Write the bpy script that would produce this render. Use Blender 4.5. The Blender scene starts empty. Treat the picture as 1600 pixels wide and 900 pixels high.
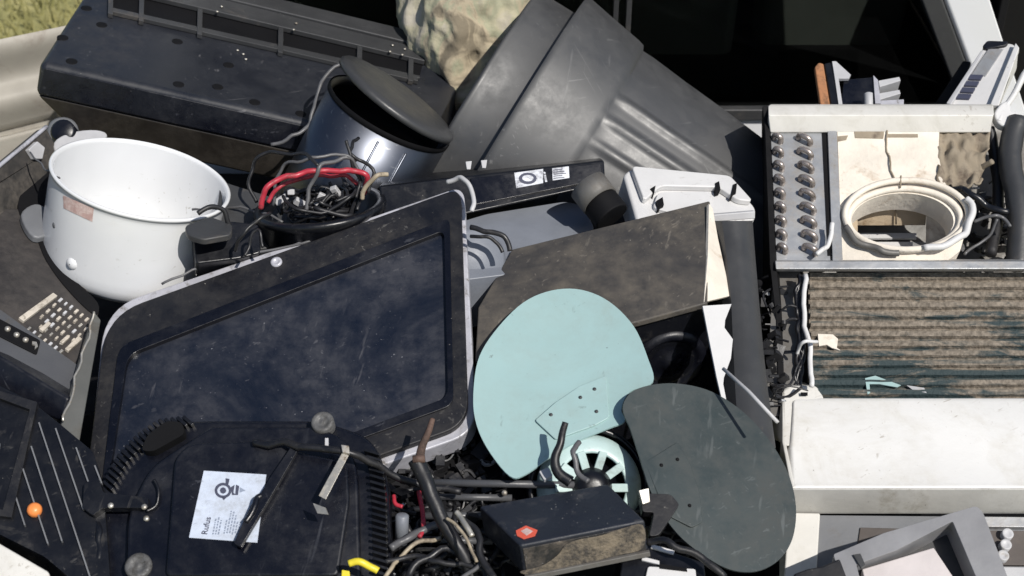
import bpy, bmesh, math, random
from mathutils import Vector, Matrix, noise
random.seed(7)
R = math.radians
scene = bpy.context.scene
COL = scene.collection
# ---------------------------------------------------------------- camera
FPX = 2222.0
CAM = Vector((0, -1.97, 2.68)); PITCH = R(35)
FW = Vector((0, math.cos(PITCH), -math.sin(PITCH)))
RT = Vector((1, 0, 0)); UP = Vector((0, math.sin(PITCH), math.cos(PITCH)))
cd = bpy.data.cameras.new('camera'); cam = bpy.data.objects.new('camera', cd); COL.objects.link(cam)
cam.location = CAM; cam.rotation_euler = (R(90) - PITCH, 0, 0)
cd.lens = 50; cd.sensor_width = 36; cd.clip_end = 500; cd.clip_start = .05
cd.dof.use_dof = True; cd.dof.focus_distance = 2.3; cd.dof.aperture_fstop = 7.0
scene.camera = cam
# ---------------------------------------------------------------- light
SUN = Vector((0.42, -0.50, 0.76)).normalized()
w = bpy.data.worlds.new('World'); scene.world = w; w.use_nodes = True
nt = w.node_tree; bg = nt.nodes['Background']; sky = nt.nodes.new('ShaderNodeTexSky')
sky.sky_type = 'NISHITA'; sky.sun_disc = False
sky.sun_elevation = math.asin(SUN.z); sky.sun_rotation = math.atan2(SUN.x, SUN.y)
nt.links.new(sky.outputs[0], bg.inputs[0]); bg.inputs[1].default_value = 0.085
sl = bpy.data.lights.new('sun', 'SUN'); so = bpy.data.objects.new('sun', sl); COL.objects.link(so)
sl.energy = 4.6; sl.angle = R(.5); sl.color = (1, .955, .89)
so.rotation_euler = SUN.to_track_quat('Z', 'Y').to_euler(); so.location = (3, -4, 8)
vs = scene.view_settings; vs.view_transform = 'Standard'; vs.look = 'None'; vs.gamma = 1; vs.exposure = -0.02
vs.use_curve_mapping = False
# ---------------------------------------------------------------- helpers
def P(px, py, d):
    return CAM + FW*d + RT*((px-800)/FPX*d) + UP*((450-py)/FPX*d)
DT = [(-150, 3.05), (0, 2.9), (200, 2.65), (450, 2.35), (700, 2.1), (900, 1.95), (1100, 1.85)]
def D(py):
    for (a, da), (b, db) in zip(DT, DT[1:]):
        if py <= b: return da + (db-da)*(py-a)/(b-a)
    return DT[-1][1]
def W(x, y, z):       # picture directions (right, down, into) to the world
    return (RT*x - UP*y + FW*z).normalized()
class Plane:
    def __init__(s, a, b, c):
        s.o = P(*a); p, q = P(*b), P(*c)
        s.n = (p-s.o).cross(q-s.o).normalized()
        if s.n.dot(CAM-s.o) < 0: s.n = -s.n
    def at(s, px, py, h=0):
        r = FW + RT*((px-800)/FPX) + UP*((450-py)/FPX)
        t = (s.o-CAM).dot(s.n)/r.dot(s.n)
        return CAM + r*t + s.n*h
def mesh_from(bm, name, mat, smooth=False, bevel=0, seg=2, sub=0):
    bmesh.ops.remove_doubles(bm, verts=bm.verts, dist=1e-5)
    bmesh.ops.recalc_face_normals(bm, faces=bm.faces)
    me = bpy.data.meshes.new(name); bm.to_mesh(me); bm.free()
    o = bpy.data.objects.new(name, me); COL.objects.link(o)
    me.materials.append(mat)
    if smooth:
        for p in me.polygons: p.use_smooth = True
    if bevel:
        m = o.modifiers.new('bevel', 'BEVEL'); m.width = bevel; m.segments = seg; m.limit_method = 'ANGLE'; m.angle_limit = R(35)
        for p in me.polygons: p.use_smooth = True
        m.harden_normals = True
    return o
ROOTS = []
def thing(name, label, cat, group=None):
    o = bpy.data.objects.new(name, None); COL.objects.link(o); o.empty_display_size = .05
    o['label'] = label; o['category'] = cat
    if group: o['group'] = group
    ROOTS.append(o); return o
def part(o, parent, label=None):
    o.parent = parent
    if label: o['label'] = label
    return o
def single(o, label, cat, group=None, kind=None):
    if label: o['label'] = label
    if cat: o['category'] = cat
    if group: o['group'] = group
    if kind: o['kind'] = kind
    ROOTS.append(o); return o
def add_loopstack(bm, loops, cap0=True, cap1=True):
    vs = [[bm.verts.new(p) for p in L] for L in loops]
    for a, b in zip(vs, vs[1:]):
        n = len(a)
        for i in range(n):
            bm.faces.new((a[i], a[(i+1) % n], b[(i+1) % n], b[i]))
    if cap0: bm.faces.new(vs[0])
    if cap1: bm.faces.new(vs[-1][::-1])
    return vs
def add_prism(bm, pl, pix, h0, h1):
    add_loopstack(bm, [[pl.at(x, y, h0) for x, y in pix], [pl.at(x, y, h0) + pl.n*(h1-h0) for x, y in pix]])
def prism(name, mat, pl, pix, h0, h1, bevel=0, seg=2, smooth=False):
    bm = bmesh.new(); add_prism(bm, pl, pix, h0, h1)
    return mesh_from(bm, name, mat, smooth, bevel, seg)
def add_extr(bm, pts, vec):
    add_loopstack(bm, [pts, [p+vec for p in pts]])
def extr(name, mat, pts, vec, bevel=0, seg=2):
    bm = bmesh.new(); add_extr(bm, pts, vec); return mesh_from(bm, name, mat, False, bevel, seg)
def add_ring(bm, pl, outer, inner, h0, h1):
    O0 = [bm.verts.new(pl.at(x, y, 0)+pl.n*h0) for x, y in outer]; O1 = [bm.verts.new(pl.at(x, y, 0)+pl.n*h1) for x, y in outer]
    I0 = [bm.verts.new(pl.at(x, y, 0)+pl.n*h0) for x, y in inner]; I1 = [bm.verts.new(pl.at(x, y, 0)+pl.n*h1) for x, y in inner]
    n = len(outer)
    for i in range(n):
        j = (i+1) % n
        for a, b in ((O0, O1), (O1, I1), (I1, I0), (I0, O0)):
            bm.faces.new((a[i], a[j], b[j], b[i]))
def ring(name, mat, pl, outer, inner, h0, h1, bevel=0):
    bm = bmesh.new(); add_ring(bm, pl, outer, inner, h0, h1); return mesh_from(bm, name, mat, False, bevel)
def rrect(pts, r, n=6):
    out = []; N = len(pts)
    for i in range(N):
        p = Vector(pts[i]); a = Vector(pts[i-1]); b = Vector(pts[(i+1) % N])
        rr = r[i] if isinstance(r, (list, tuple)) else r
        if rr <= 0: out += [tuple(p)]*1; continue
        p0 = p + (a-p).normalized()*min(rr, (a-p).length*.48); p1 = p + (b-p).normalized()*min(rr, (b-p).length*.48)
        for k in range(n+1):
            t = k/n; q = p0*(1-t)**2 + p*2*t*(1-t) + p1*t*t; out.append((q.x, q.y))
    return out
def catmull(pts, n=6, closed=False):
    pts = [Vector(p) for p in pts]; N = len(pts); out = []
    rng = range(N) if closed else range(N-1)
    for i in rng:
        p1, p2 = pts[i], pts[(i+1) % N]
        p0 = pts[i-1] if (closed or i > 0) else p1
        p3 = pts[(i+2) % N] if (closed or i+2 < N) else p2
        for k in range(n):
            t = k/n
            out.append(.5*((2*p1) + (p2-p0)*t + (2*p0-5*p1+4*p2-p3)*t*t + (3*p1-p0-3*p2+p3)*t**3))
    if not closed: out.append(pts[-1])
    return out
def add_tube(bm, pts, r, n=8, smooth_n=6, closed=False):
    pts = catmull(pts, smooth_n, closed) if smooth_n else [Vector(p) for p in pts]
    if smooth_n >= 4 and len(pts) > 12 and not closed:
        a_ = .0032 if (not callable(r) and r < .007) else .0012
        pts = [p + Vector((noise.noise(p*38), noise.noise(p*38+Vector((9, 0, 0))), noise.noise(p*38+Vector((0, 9, 0)))))*a_*2 for p in pts]
    loops = []; ref = Vector((.31, .2, .93)); N = len(pts)
    for i, p in enumerate(pts):
        if closed: t = (pts[(i+1) % N]-pts[i-1]).normalized()
        else: t = (pts[min(i+1, N-1)]-pts[max(i-1, 0)]).normalized()
        u = ref - t*ref.dot(t)
        if u.length < 1e-3: u = t.orthogonal()
        u.normalize(); v = t.cross(u); ref = u
        rr = r(i/(N-1)) if callable(r) else r
        loops.append([p + (u*math.cos(a)+v*math.sin(a))*rr for a in [2*math.pi*k/n for k in range(n)]])
    if closed: loops.append(loops[0])
    add_loopstack(bm, loops, not closed, not closed)
def tube(name, mat, pts, r, n=8, smooth_n=6, closed=False):
    bm = bmesh.new(); add_tube(bm, pts, r, n, smooth_n, closed); return mesh_from(bm, name, mat, True)
def px3(lst, dd=None):
    return [P(x, y, (d if d is not None else D(y))) for x, y, d in [(q if len(q) == 3 else (*q, None)) for q in lst]]
def basis(a, hint=None):
    a = a.normalized(); h = hint if hint else RT
    u = (h - a*h.dot(a)).normalized(); return u, a.cross(u)
def add_lathe(bm, c, a, prof, n=48, rf=None, cap0=False, cap1=False, a0=0, a1=2*math.pi, hint=None):
    a = a.normalized(); u, v = basis(a, hint)
    loops = []
    for s, r in prof:
        L = []
        for k in range(n):
            th = 2*math.pi*k/n; rr = rf(s, r, th) if rf else r
            L.append(c + a*s + (u*math.cos(th)+v*math.sin(th))*max(rr, 1e-4))
        loops.append(L)
    add_loopstack(bm, loops, cap0, cap1)
def lathe(name, mat, c, a, prof, n=48, rf=None, cap0=False, cap1=False, hint=None, bevel=0):
    bm = bmesh.new(); add_lathe(bm, c, a, prof, n, rf, cap0, cap1, hint=hint)
    return mesh_from(bm, name, mat, True, bevel)
def auto_smooth(o, ang=35):
    o.data.polygons.foreach_set('use_smooth', [True]*len(o.data.polygons))
    bm = bmesh.new(); bm.from_mesh(o.data)
    for e in bm.edges:
        if len(e.link_faces) == 2 and e.calc_face_angle(0) > R(ang): e.smooth = False
    bm.to_mesh(o.data); bm.free(); return o
def add_box(bm, c, ux, uy, uz):    # centre and three half vectors
    add_loopstack(bm, [[c-ux-uy-uz, c+ux-uy-uz, c+ux+uy-uz, c-ux+uy-uz], [c-ux-uy+uz, c+ux-uy+uz, c+ux+uy+uz, c-ux+uy+uz]])
def wbox(name, mat, x0, x1, y0, y1, z0, z1, bevel=.004):
    bm = bmesh.new(); c = Vector(((x0+x1)/2, (y0+y1)/2, (z0+z1)/2))
    add_box(bm, c, Vector(((x1-x0)/2, 0, 0)), Vector((0, (y1-y0)/2, 0)), Vector((0, 0, (z1-z0)/2)))
    return mesh_from(bm, name, mat, False, bevel)
def disc_pix(cx, cy, rx, ry, n=24, rot=0):
    c, s = math.cos(rot), math.sin(rot)
    return [(cx+rx*math.cos(t)*c-ry*math.sin(t)*s, cy+rx*math.cos(t)*s+ry*math.sin(t)*c) for t in [2*math.pi*k/n for k in range(n)]]
def dish(name, mat, pl, outline, thick, camber, cx=None, cy=None, bevel=0.0006):
    n = len(outline); cx = cx if cx is not None else sum(p[0] for p in outline)/n; cy = cy if cy is not None else sum(p[1] for p in outline)/n
    bm = bmesh.new(); S = [1, .985, .9, .75, .55, .35, .15]
    def hh(x, y, s): return camber(x, y, s)
    top = [[pl.at(cx+(x-cx)*s, cy+(y-cy)*s, 0)+pl.n*hh(cx+(x-cx)*s, cy+(y-cy)*s, s) for x, y in outline] for s in S]
    bot = [[p-pl.n*thick for p in L] for L in top]
    add_loopstack(bm, top[::-1]+bot, True, True)
    return auto_smooth(mesh_from(bm, name, mat, True), 50)
def text_mesh(name, mat, body, pl, ox, oy, ux, uy, size_px, h, bold=0.0):
    """body laid on plane pl, origin pixel (ox,oy), text direction towards pixel offset (ux,uy)"""
    cu = bpy.data.curves.new('txt', 'FONT'); cu.body = body; cu.size = 1; cu.extrude = 0.01; cu.offset = bold
    t = bpy.data.objects.new('txt', cu); COL.objects.link(t)
    dg = bpy.context.evaluated_depsgraph_get(); me = bpy.data.meshes.new_from_object(t.evaluated_get(dg))
    bpy.data.objects.remove(t)
    o = pl.at(ox, oy, h); k = .5
    X = (pl.at(ox+ux, oy+uy, h)-o).normalized(); Y = pl.n.cross(X).normalized()
    sc = (pl.at(ox+size_px, oy, h)-o).length
    M = Matrix(((X.x, Y.x, pl.n.x, 0), (X.y, Y.y, pl.n.y, 0), (X.z, Y.z, pl.n.z, 0), (0, 0, 0, 1)))
    for v in me.vertices: v.co = o + (M @ Vector((v.co.x*sc, v.co.y*sc, v.co.z*0.02)))
    ob = bpy.data.objects.new(name, me); COL.objects.link(ob); me.materials.clear(); me.materials.append(mat); return ob
# ---------------------------------------------------------------- materials
def mat(name, col, rough=.5, metal=0, dirt=None, damt=0.0, dscale=9, dsharp=.12, bump=.15, bscale=60, rvar=.12, cvar=.12, spec=.5, coat=0, speck=None, spamt=0, aniso=None, spscale=220, scr=None, scramt=0.0, scrscale=1.0):
    m = bpy.data.materials.new(name); m.use_nodes = True; N = m.node_tree.nodes; L = m.node_tree.links
    b = N['Principled BSDF']; tc = N.new('ShaderNodeTexCoord'); mp = N.new('ShaderNodeMapping')
    L.new(tc.outputs['Object'], mp.inputs['Vector'])
    if aniso: mp.vector_type = 'TEXTURE'; mp.inputs['Scale'].default_value = tuple(1/v for v in aniso); mp.inputs['Rotation'].default_value = (R(10), R(-18), R(12))
    def nz(scale, det=6, rough_=.6, dist=0.0):
        n = N.new('ShaderNodeTexNoise'); n.inputs['Scale'].default_value = scale; n.inputs['Detail'].default_value = det
        n.inputs['Roughness'].default_value = rough_; n.inputs['Distortion'].default_value = dist; L.new(mp.outputs[0], n.inputs['Vector']); return n
    def ramp(src, lo, hi):
        r = N.new('ShaderNodeMapRange'); r.inputs[1].default_value = lo; r.inputs[2].default_value = hi; r.clamp = True
        L.new(src, r.inputs[0]); return r.outputs[0]
    def mix(f, a, bcol):
        x = N.new('ShaderNodeMix'); x.data_type = 'RGBA'
        if isinstance(f, float): x.inputs[0].default_value = f
        else: L.new(f, x.inputs[0])
        for i, c in ((6, a), (7, bcol)):
            if isinstance(c, tuple): x.inputs[i].default_value = (*c, 1)
            else: L.new(c, x.inputs[i])
        return x.outputs[2]
    n1 = nz(dscale*.6, 5)
    dark = tuple(c*(1-cvar*1.6) for c in col); light = tuple(min(1, c*(1+cvar)) for c in col)
    c = mix(ramp(n1.outputs[0], .3, .7), dark, light)
    rsrc = None
    if dirt:
        n2 = nz(dscale, 10, .68, .6); f = ramp(n2.outputs[0], 1-damt-dsharp/2-.11, 1-damt+dsharp/2-.11)
        n3 = nz(dscale*7, 6, .7)
        f2 = N.new('ShaderNodeMath'); f2.operation = 'MULTIPLY'; L.new(f, f2.inputs[0]); L.new(ramp(n3.outputs[0], .25, .6), f2.inputs[1])
        c = mix(f2.outputs[0], c, dirt); rsrc = f2.outputs[0]
    if speck:
        n4 = nz(spscale, 3, .5); n5 = nz(14, 4, .6)
        f = ramp(n4.outputs[0], .78-spamt, .82-spamt)
        fm = N.new('ShaderNodeMath'); fm.operation = 'MULTIPLY'; L.new(f, fm.inputs[0]); L.new(ramp(n5.outputs[0], .45, .65), fm.inputs[1])
        c = mix(fm.outputs[0], c, speck)
    if scr:
        masks = []
        for rot, sc_, th in (((20, 15, 35), (2.5, 70, 70), .0), ((-15, 40, -50), (4, 110, 110), .02), ((5, -30, 80), (1.6, 45, 45), .01)):
            mp2 = N.new('ShaderNodeMapping'); mp2.vector_type = 'TEXTURE'; mp2.inputs['Rotation'].default_value = tuple(R(v) for v in rot); mp2.inputs['Scale'].default_value = tuple(1/(v*scrscale*1.5) for v in sc_)
            wv = N.new('ShaderNodeTexNoise'); wv.inputs['Scale'].default_value = 3; L.new(tc.outputs['Object'], wv.inputs['Vector'])
            ad = N.new('ShaderNodeVectorMath'); ad.operation = 'MULTIPLY_ADD'; L.new(wv.outputs['Color'], ad.inputs[0]); ad.inputs[1].default_value = (.05, .05, .05); L.new(tc.outputs['Object'], ad.inputs[2])
            L.new(ad.outputs[0], mp2.inputs['Vector'])
            sn_ = N.new('ShaderNodeTexNoise'); sn_.inputs['Scale'].default_value = 1; sn_.inputs['Detail'].default_value = 3; sn_.inputs['Roughness'].default_value = .6; L.new(mp2.outputs[0], sn_.inputs['Vector'])
            masks.append(ramp(sn_.outputs[0], .67-scramt+th, .73-scramt+th))
        mx = masks[0]
        for k_ in masks[1:]:
            q_ = N.new('ShaderNodeMath'); q_.operation = 'MAXIMUM'; L.new(mx, q_.inputs[0]); L.new(k_, q_.inputs[1]); mx = q_.outputs[0]
        nb_ = nz(6, 4, .6); q_ = N.new('ShaderNodeMath'); q_.operation = 'MULTIPLY'; L.new(mx, q_.inputs[0]); L.new(ramp(nb_.outputs[0], .42, .62), q_.inputs[1])
        c = mix(q_.outputs[0], c, scr)
    L.new(c, b.inputs['Base Color'])
    nr = nz(dscale*2.3, 7, .65)
    mr = N.new('ShaderNodeMapRange'); mr.inputs[1].default_value = .3; mr.inputs[2].default_value = .7
    mr.inputs[3].default_value = max(.03, rough-rvar); mr.inputs[4].default_value = min(1, rough+rvar); L.new(nr.outputs[0], mr.inputs[0])
    if rsrc:
        mm = N.new('ShaderNodeMix'); mm.data_type = 'FLOAT'; L.new(rsrc, mm.inputs[0]); L.new(mr.outputs[0], mm.inputs[2]); mm.inputs[3].default_value = .9
        L.new(mm.outputs[0], b.inputs['Roughness'])
    else: L.new(mr.outputs[0], b.inputs['Roughness'])
    b.inputs['Metallic'].default_value = metal; b.inputs['Specular IOR Level'].default_value = spec
    b.inputs['Coat Weight'].default_value = coat; b.inputs['Coat Roughness'].default_value = .15
    if bump:
        nb = nz(bscale, 8, .6); bp = N.new('ShaderNodeBump'); bp.inputs['Strength'].default_value = bump; bp.inputs['Distance'].default_value = .004
        L.new(nb.outputs[0], bp.inputs['Height']); L.new(bp.outputs[0], b.inputs['Normal'])
    return m
DUST = (.09, .078, .066); MUD = (.22, .17, .12)
BLK = mat('black_plastic', (.005, .0055, .008), .34, dirt=(.022, .020, .019), damt=.26, dscale=14, speck=(.3, .28, .25), spamt=.05, scr=(.05, .048, .046), scramt=.02)
BLKG = mat('black_gloss_plastic', (.003, .0035, .007), .22, dirt=(.009, .010, .015), damt=.30, dscale=5, dsharp=.45, speck=(.2, .19, .18), spamt=.04, scr=(.04, .042, .05), scramt=.02)
BLKD = mat('dull_black', (.004, .004, .005), .75, bump=.1, spec=.2)
BLKDIRTY = mat('dusty_black_plastic', (.0055, .006, .009), .40, dirt=(.024, .0215, .020), damt=.32, dscale=7, dsharp=.4, speck=(.3, .28, .25), spamt=.07, scr=(.07, .067, .063), scramt=.03)
NAVY = mat('printer_top', (.013, .015, .021), .28, dirt=(.030, .031, .035), damt=.32, dscale=3, dsharp=.5, speck=(.42, .4, .38), spamt=.05, bump=.05, scr=(.08, .08, .085), scramt=.01)
SCREEN = mat('dusty_screen', (.006, .009, .018), .25, dirt=(.032, .034, .044), damt=.40, dscale=3.6, dsharp=.26, speck=(.28, .28, .3), spamt=.07, bump=.25, bscale=14, rvar=.14, scr=(.08, .08, .088), scramt=.02)
DKGREY = mat('dark_grey_plastic', (.040, .041, .043), .45, dirt=DUST, damt=.25, dscale=10)
MIDGREY = mat('mid_grey_plastic', (.15, .155, .165), .5, dirt=(.11, .10, .09), damt=.25, dscale=10)
BLUEGREY = mat('blue_grey_plastic', (.185, .20, .23), .45, dirt=(.15, .145, .14), damt=.2)
LTGREY = mat('light_grey_plastic', (.45, .45, .46), .5, dirt=(.3, .27, .23), damt=.25, dscale=14)
TRIM = mat('worn_silver_trim', (.44, .44, .48), .35, metal=.1, dirt=(.14, .13, .12), damt=.3, dscale=40)
WHITE = mat('white_enamel', (.70, .71, .72), .18, dirt=(.50, .48, .44), damt=.16, cvar=.03, coat=.4, bump=.08, bscale=7, rvar=.05, speck=(.2, .17, .14), spamt=.03, spscale=120, scr=(.5, .49, .47), scramt=.01)
WPLAS = mat('white_plastic', (.60, .595, .59), .45, dirt=(.40, .37, .32), damt=.24, dscale=10, cvar=.05, scr=(.3, .28, .26), scramt=.02)
CREAM = mat('aged_cream_plastic', (.64, .625, .585), .5, dirt=(.42, .40, .34), damt=.27, dscale=11, dsharp=.3, cvar=.04, speck=(.15, .13, .1), spamt=.06, scr=(.4, .37, .32), scramt=.03)
FOAM = mat('cream_foam', (.72, .66, .57), .85, dirt=(.45, .36, .27), damt=.26, dscale=16, bump=.4, bscale=90, speck=(.15, .1, .07), spamt=.08)
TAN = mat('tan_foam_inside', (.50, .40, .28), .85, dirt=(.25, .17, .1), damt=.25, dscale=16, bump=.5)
GALV = mat('galvanised_sheet', (.42, .43, .44), .4, metal=.5, dirt=(.24, .20, .16), damt=.28, dscale=16, dsharp=.3)
GALVD = mat('grimy_galvanised_sheet', (.16, .157, .15), .5, metal=.3, dirt=(.09, .075, .06), damt=.36, dscale=9, dsharp=.4)
RUST = mat('rusty_steel', (.10, .06, .045), .75, dirt=(.035, .025, .02), damt=.36, dscale=30, bump=.5)
BROWN = mat('crumpled_brown', (.27, .225, .165), .85, dirt=(.13, .10, .075), damt=.35, dscale=16, bump=.5, bscale=40)
COPPER = mat('dull_tube_metal', (.42, .37, .34), .3, metal=.7, dirt=(.07, .055, .045), damt=.34, dscale=80)
STEEL = mat('brushed_steel', (.13, .14, .165), .38, metal=1, bump=.0, rvar=.03, cvar=.05, scr=(.3, .3, .3), scramt=.02)
SILVER = mat('bright_bracket_metal', (.55, .52, .46), .4, metal=.7, dirt=(.2, .16, .12), damt=.3, dscale=40)
TUB = mat('grey_rubbery_plastic', (.036, .037, .039), .36, dirt=(.056, .056, .056), damt=.38, dscale=2, dsharp=.8, bump=.04, bscale=8, cvar=.05, rvar=.03, spec=.85, scr=(.10, .10, .10), scramt=.01)
TUBR = mat('grey_rubbery_plastic_ribbed', (.038, .039, .041), .38, dirt=(.058, .058, .058), damt=.38, dscale=2, dsharp=.8, bump=.04, bscale=8, cvar=.05, rvar=.03, spec=.85, scr=(.11, .11, .11), scramt=.02)
DUSTBOX = mat('dust_covered_lid', (.034, .033, .034), .50, dirt=(.125, .108, .086), damt=.40, dscale=4.2, dsharp=.34, speck=(.26, .24, .2), spamt=.08, bump=.3, bscale=20, scr=(.17, .15, .125), scramt=.03)
TEAL = mat('teal_paint', (.32, .465, .46), .40, dirt=(.27, .36, .345), damt=.30, dscale=7, dsharp=.4, cvar=.03, speck=(.12, .13, .12), spamt=.06, bump=.05, spscale=90, scr=(.20, .27, .26), scramt=.01)
DTEAL = mat('dark_green_grey', (.032, .045, .047), .36, dirt=(.055, .055, .05), damt=.30, dscale=4, dsharp=.6, bump=.05, speck=(.15, .15, .14), spamt=.05, scr=(.08, .09, .09), scramt=.04)  # second blade, a darker green grey than the first one's teal
RED = mat('red_cable', (.42, .03, .05), .38, dirt=(.12, .03, .03), damt=.33, dscale=50, bump=.1)
YEL = mat('yellow_plastic', (.75, .62, .04), .4)
ORG = mat('orange_knob_plastic', (.85, .27, .07), .35, bump=0)
ORGW = mat('orange_wood', (.38, .17, .075), .6, dirt=(.16, .08, .04), damt=.36, dscale=30)
REDL = mat('red_sticker', (.75, .12, .07), .5)
LABEL = mat('label_paper', (.53, .59, .70), .5, dirt=(.33, .35, .38), damt=.36, dscale=30, dsharp=.35, cvar=.04, bump=.3, bscale=30, scr=(.3, .33, .4), scramt=.03)
LABELW = mat('white_sticker', (.62, .64, .68), .5, dirt=(.2, .2, .22), damt=.35, dscale=50)
INK = mat('ink', (.05, .055, .09), .6, bump=0)
INKL = mat('faded_ink', (.24, .28, .36), .6, bump=0)
PINKS = mat('faded_pink_sticker', (.48, .32, .29), .6, dirt=(.62, .5, .46), damt=.4, dscale=60)
PALEW = mat('pale_wire', (.38, .32, .23), .5, dirt=(.15, .12, .09), damt=.36, dscale=30)
PINKP = mat('pale_pinkish_panel', (.58, .53, .52), .55, dirt=(.42, .38, .35), damt=.25, dscale=10)
RUBBER = mat('rubber_cable', (.014, .014, .016), .45, dirt=(.06, .055, .05), damt=.26, dscale=20)
GREYC = mat('grey_cable', (.10, .10, .105), .42, dirt=(.06, .055, .05), damt=.26, dscale=20)
KEYW = mat('key_plastic', (.52, .47, .40), .5, dirt=(.2, .17, .13), damt=.35, dscale=60)
TRUCKW = mat('truck_white_paint', (.78, .79, .81), .18, coat=.6, cvar=.01, bump=0)
BEIGEM = mat('beige_painted_metal', (.37, .35, .31), .38, dirt=(.25, .22, .19), damt=.3, dscale=5, metal=.1, bump=.03)
BEDM = mat('bed_liner', (.03, .03, .03), .8, dirt=(.1, .08, .06), damt=.4, bump=.6, bscale=120)
SEAT = mat('seat_cloth', (.13, .145, .13), .9)
# grass
def grass_mat():
    m = bpy.data.materials.new('dry_grass'); m.use_nodes = True; N = m.node_tree.nodes; L = m.node_tree.links; b = N['Principled BSDF']
    tc = N.new('ShaderNodeTexCoord'); n = N.new('ShaderNodeTexNoise'); n.inputs['Scale'].default_value = 3; n.inputs['Detail'].default_value = 12; n.inputs['Roughness'].default_value = .75
    L.new(tc.outputs['Object'], n.inputs['Vector']); r = N.new('ShaderNodeValToRGB'); L.new(n.outputs[0], r.inputs[0])
    e = r.color_ramp.elements; e[0].position = .3; e[0].color = (.13, .14, .045, 1); e[1].position = .7; e[1].color = (.42, .38, .17, 1)
    L.new(r.outputs[0], b.inputs['Base Color']); b.inputs['Roughness'].default_value = 1; return m
GRASS = grass_mat()
PAQUA = mat('pale_aqua_paint', (.46, .60, .585), .4, dirt=(.3, .36, .34), damt=.3, dscale=14)
FXG = mat('fax_grey', (.075, .077, .083), .35, dirt=(.06, .055, .05), damt=.25)
TRAYG = mat('tray_grey', (.235, .235, .245), .5, dirt=(.17, .16, .15), damt=.25, dscale=14)
OLIVE = mat('olive_grey_plastic', (.095, .096, .09), .42, dirt=(.06, .055, .045), damt=.3)
RECESS = mat('brown_panel', (.075, .062, .055), .6, dirt=(.12, .1, .085), damt=.3)
# dark tinted glass
GL = bpy.data.materials.new('tinted_glass'); GL.use_nodes = True
_b = GL.node_tree.nodes['Principled BSDF']; _b.inputs['Base Color'].default_value = (.22, .235, .225, 1); _b.inputs['Roughness'].default_value = .02
_b.inputs['Transmission Weight'].default_value = 1; _b.inputs['IOR'].default_value = 1.3
# fins: thin horizontal ridges caked with lint
def fins_mat():
    m = bpy.data.materials.new('lint_caked_fins'); m.use_nodes = True; N = m.node_tree.nodes; L = m.node_tree.links; b = N['Principled BSDF']
    tc = N.new('ShaderNodeTexCoord'); mp = N.new('ShaderNodeMapping'); mp.inputs['Scale'].default_value = (.7, 2.4, 2.4); L.new(tc.outputs['Object'], mp.inputs['Vector'])
    n = N.new('ShaderNodeTexNoise'); n.inputs['Scale'].default_value = 7; n.inputs['Detail'].default_value = 9; n.inputs['Roughness'].default_value = .68; n.inputs['Distortion'].default_value = .8
    L.new(mp.outputs[0], n.inputs['Vector'])
    ge = N.new('ShaderNodeNewGeometry'); se = N.new('ShaderNodeSeparateXYZ'); L.new(ge.outputs['Position'], se.inputs[0])
    gb = N.new('ShaderNodeMath'); gb.operation = 'MULTIPLY_ADD'; L.new(se.outputs[1], gb.inputs[0]); gb.inputs[1].default_value = .6; gb.inputs[2].default_value = .098
    ga = N.new('ShaderNodeMath'); ga.operation = 'ADD'; L.new(n.outputs[0], ga.inputs[0]); L.new(gb.outputs[0], ga.inputs[1])
    r = N.new('ShaderNodeMapRange'); r.inputs[1].default_value = .46; r.inputs[2].default_value = .54; L.new(ga.outputs[0], r.inputs[0])
    n2 = N.new('ShaderNodeTexNoise'); n2.inputs['Scale'].default_value = 130; n2.inputs['Detail'].default_value = 5; L.new(tc.outputs['Object'], n2.inputs['Vector'])
    d = N.new('ShaderNodeValToRGB'); L.new(n2.outputs[0], d.inputs[0]); e = d.color_ramp.elements
    e[0].position = .3; e[0].color = (.085, .07, .052, 1); e[1].position = .7; e[1].color = (.25, .21, .165, 1)
    x = N.new('ShaderNodeMix'); x.data_type = 'RGBA'; L.new(r.outputs[0], x.inputs[0]); x.inputs[6].default_value = (.018, .034, .037, 1); L.new(d.outputs[0], x.inputs[7])
    L.new(x.outputs[2], b.inputs['Base Color']); b.inputs['Roughness'].default_value = .75
    bp = N.new('ShaderNodeBump'); bp.inputs['Strength'].default_value = .8; bp.inputs['Distance'].default_value = .004; L.new(n2.outputs[0], bp.inputs['Height']); L.new(bp.outputs[0], b.inputs['Normal'])
    return m
FINS = fins_mat()
def camo_mat():
    m = bpy.data.materials.new('camouflage_cloth'); m.use_nodes = True; N = m.node_tree.nodes; L = m.node_tree.links; b = N['Principled BSDF']
    tc = N.new('ShaderNodeTexCoord'); n = N.new('ShaderNodeTexNoise'); n.inputs['Scale'].default_value = 11; n.inputs['Detail'].default_value = 5; n.inputs['Distortion'].default_value = 1.2
    L.new(tc.outputs['Object'], n.inputs['Vector']); r = N.new('ShaderNodeValToRGB'); L.new(n.outputs[0], r.inputs[0]); e = r.color_ramp.elements
    e[0].position = .36; e[0].color = (.20, .17, .12, 1); e[1].position = .66; e[1].color = (.46, .42, .34, 1)
    for p, c in ((.44, (.40, .34, .24, 1)), (.5, (.32, .32, .22, 1)), (.57, (.42, .39, .27, 1))):
        q = e.new(p); q.color = c
    L.new(r.outputs[0], b.inputs['Base Color']); b.inputs['Roughness'].default_value = .95
    n2 = N.new('ShaderNodeTexNoise'); n2.inputs['Scale'].default_value = 40; n2.inputs['Detail'].default_value = 8; L.new(tc.outputs['Object'], n2.inputs['Vector'])
    bp = N.new('ShaderNodeBump'); bp.inputs['Strength'].default_value = .5; bp.inputs['Distance'].default_value = .01; L.new(n2.outputs[0], bp.inputs['Height']); L.new(bp.outputs[0], b.inputs['Normal'])
    return m
CAMO = camo_mat()

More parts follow.
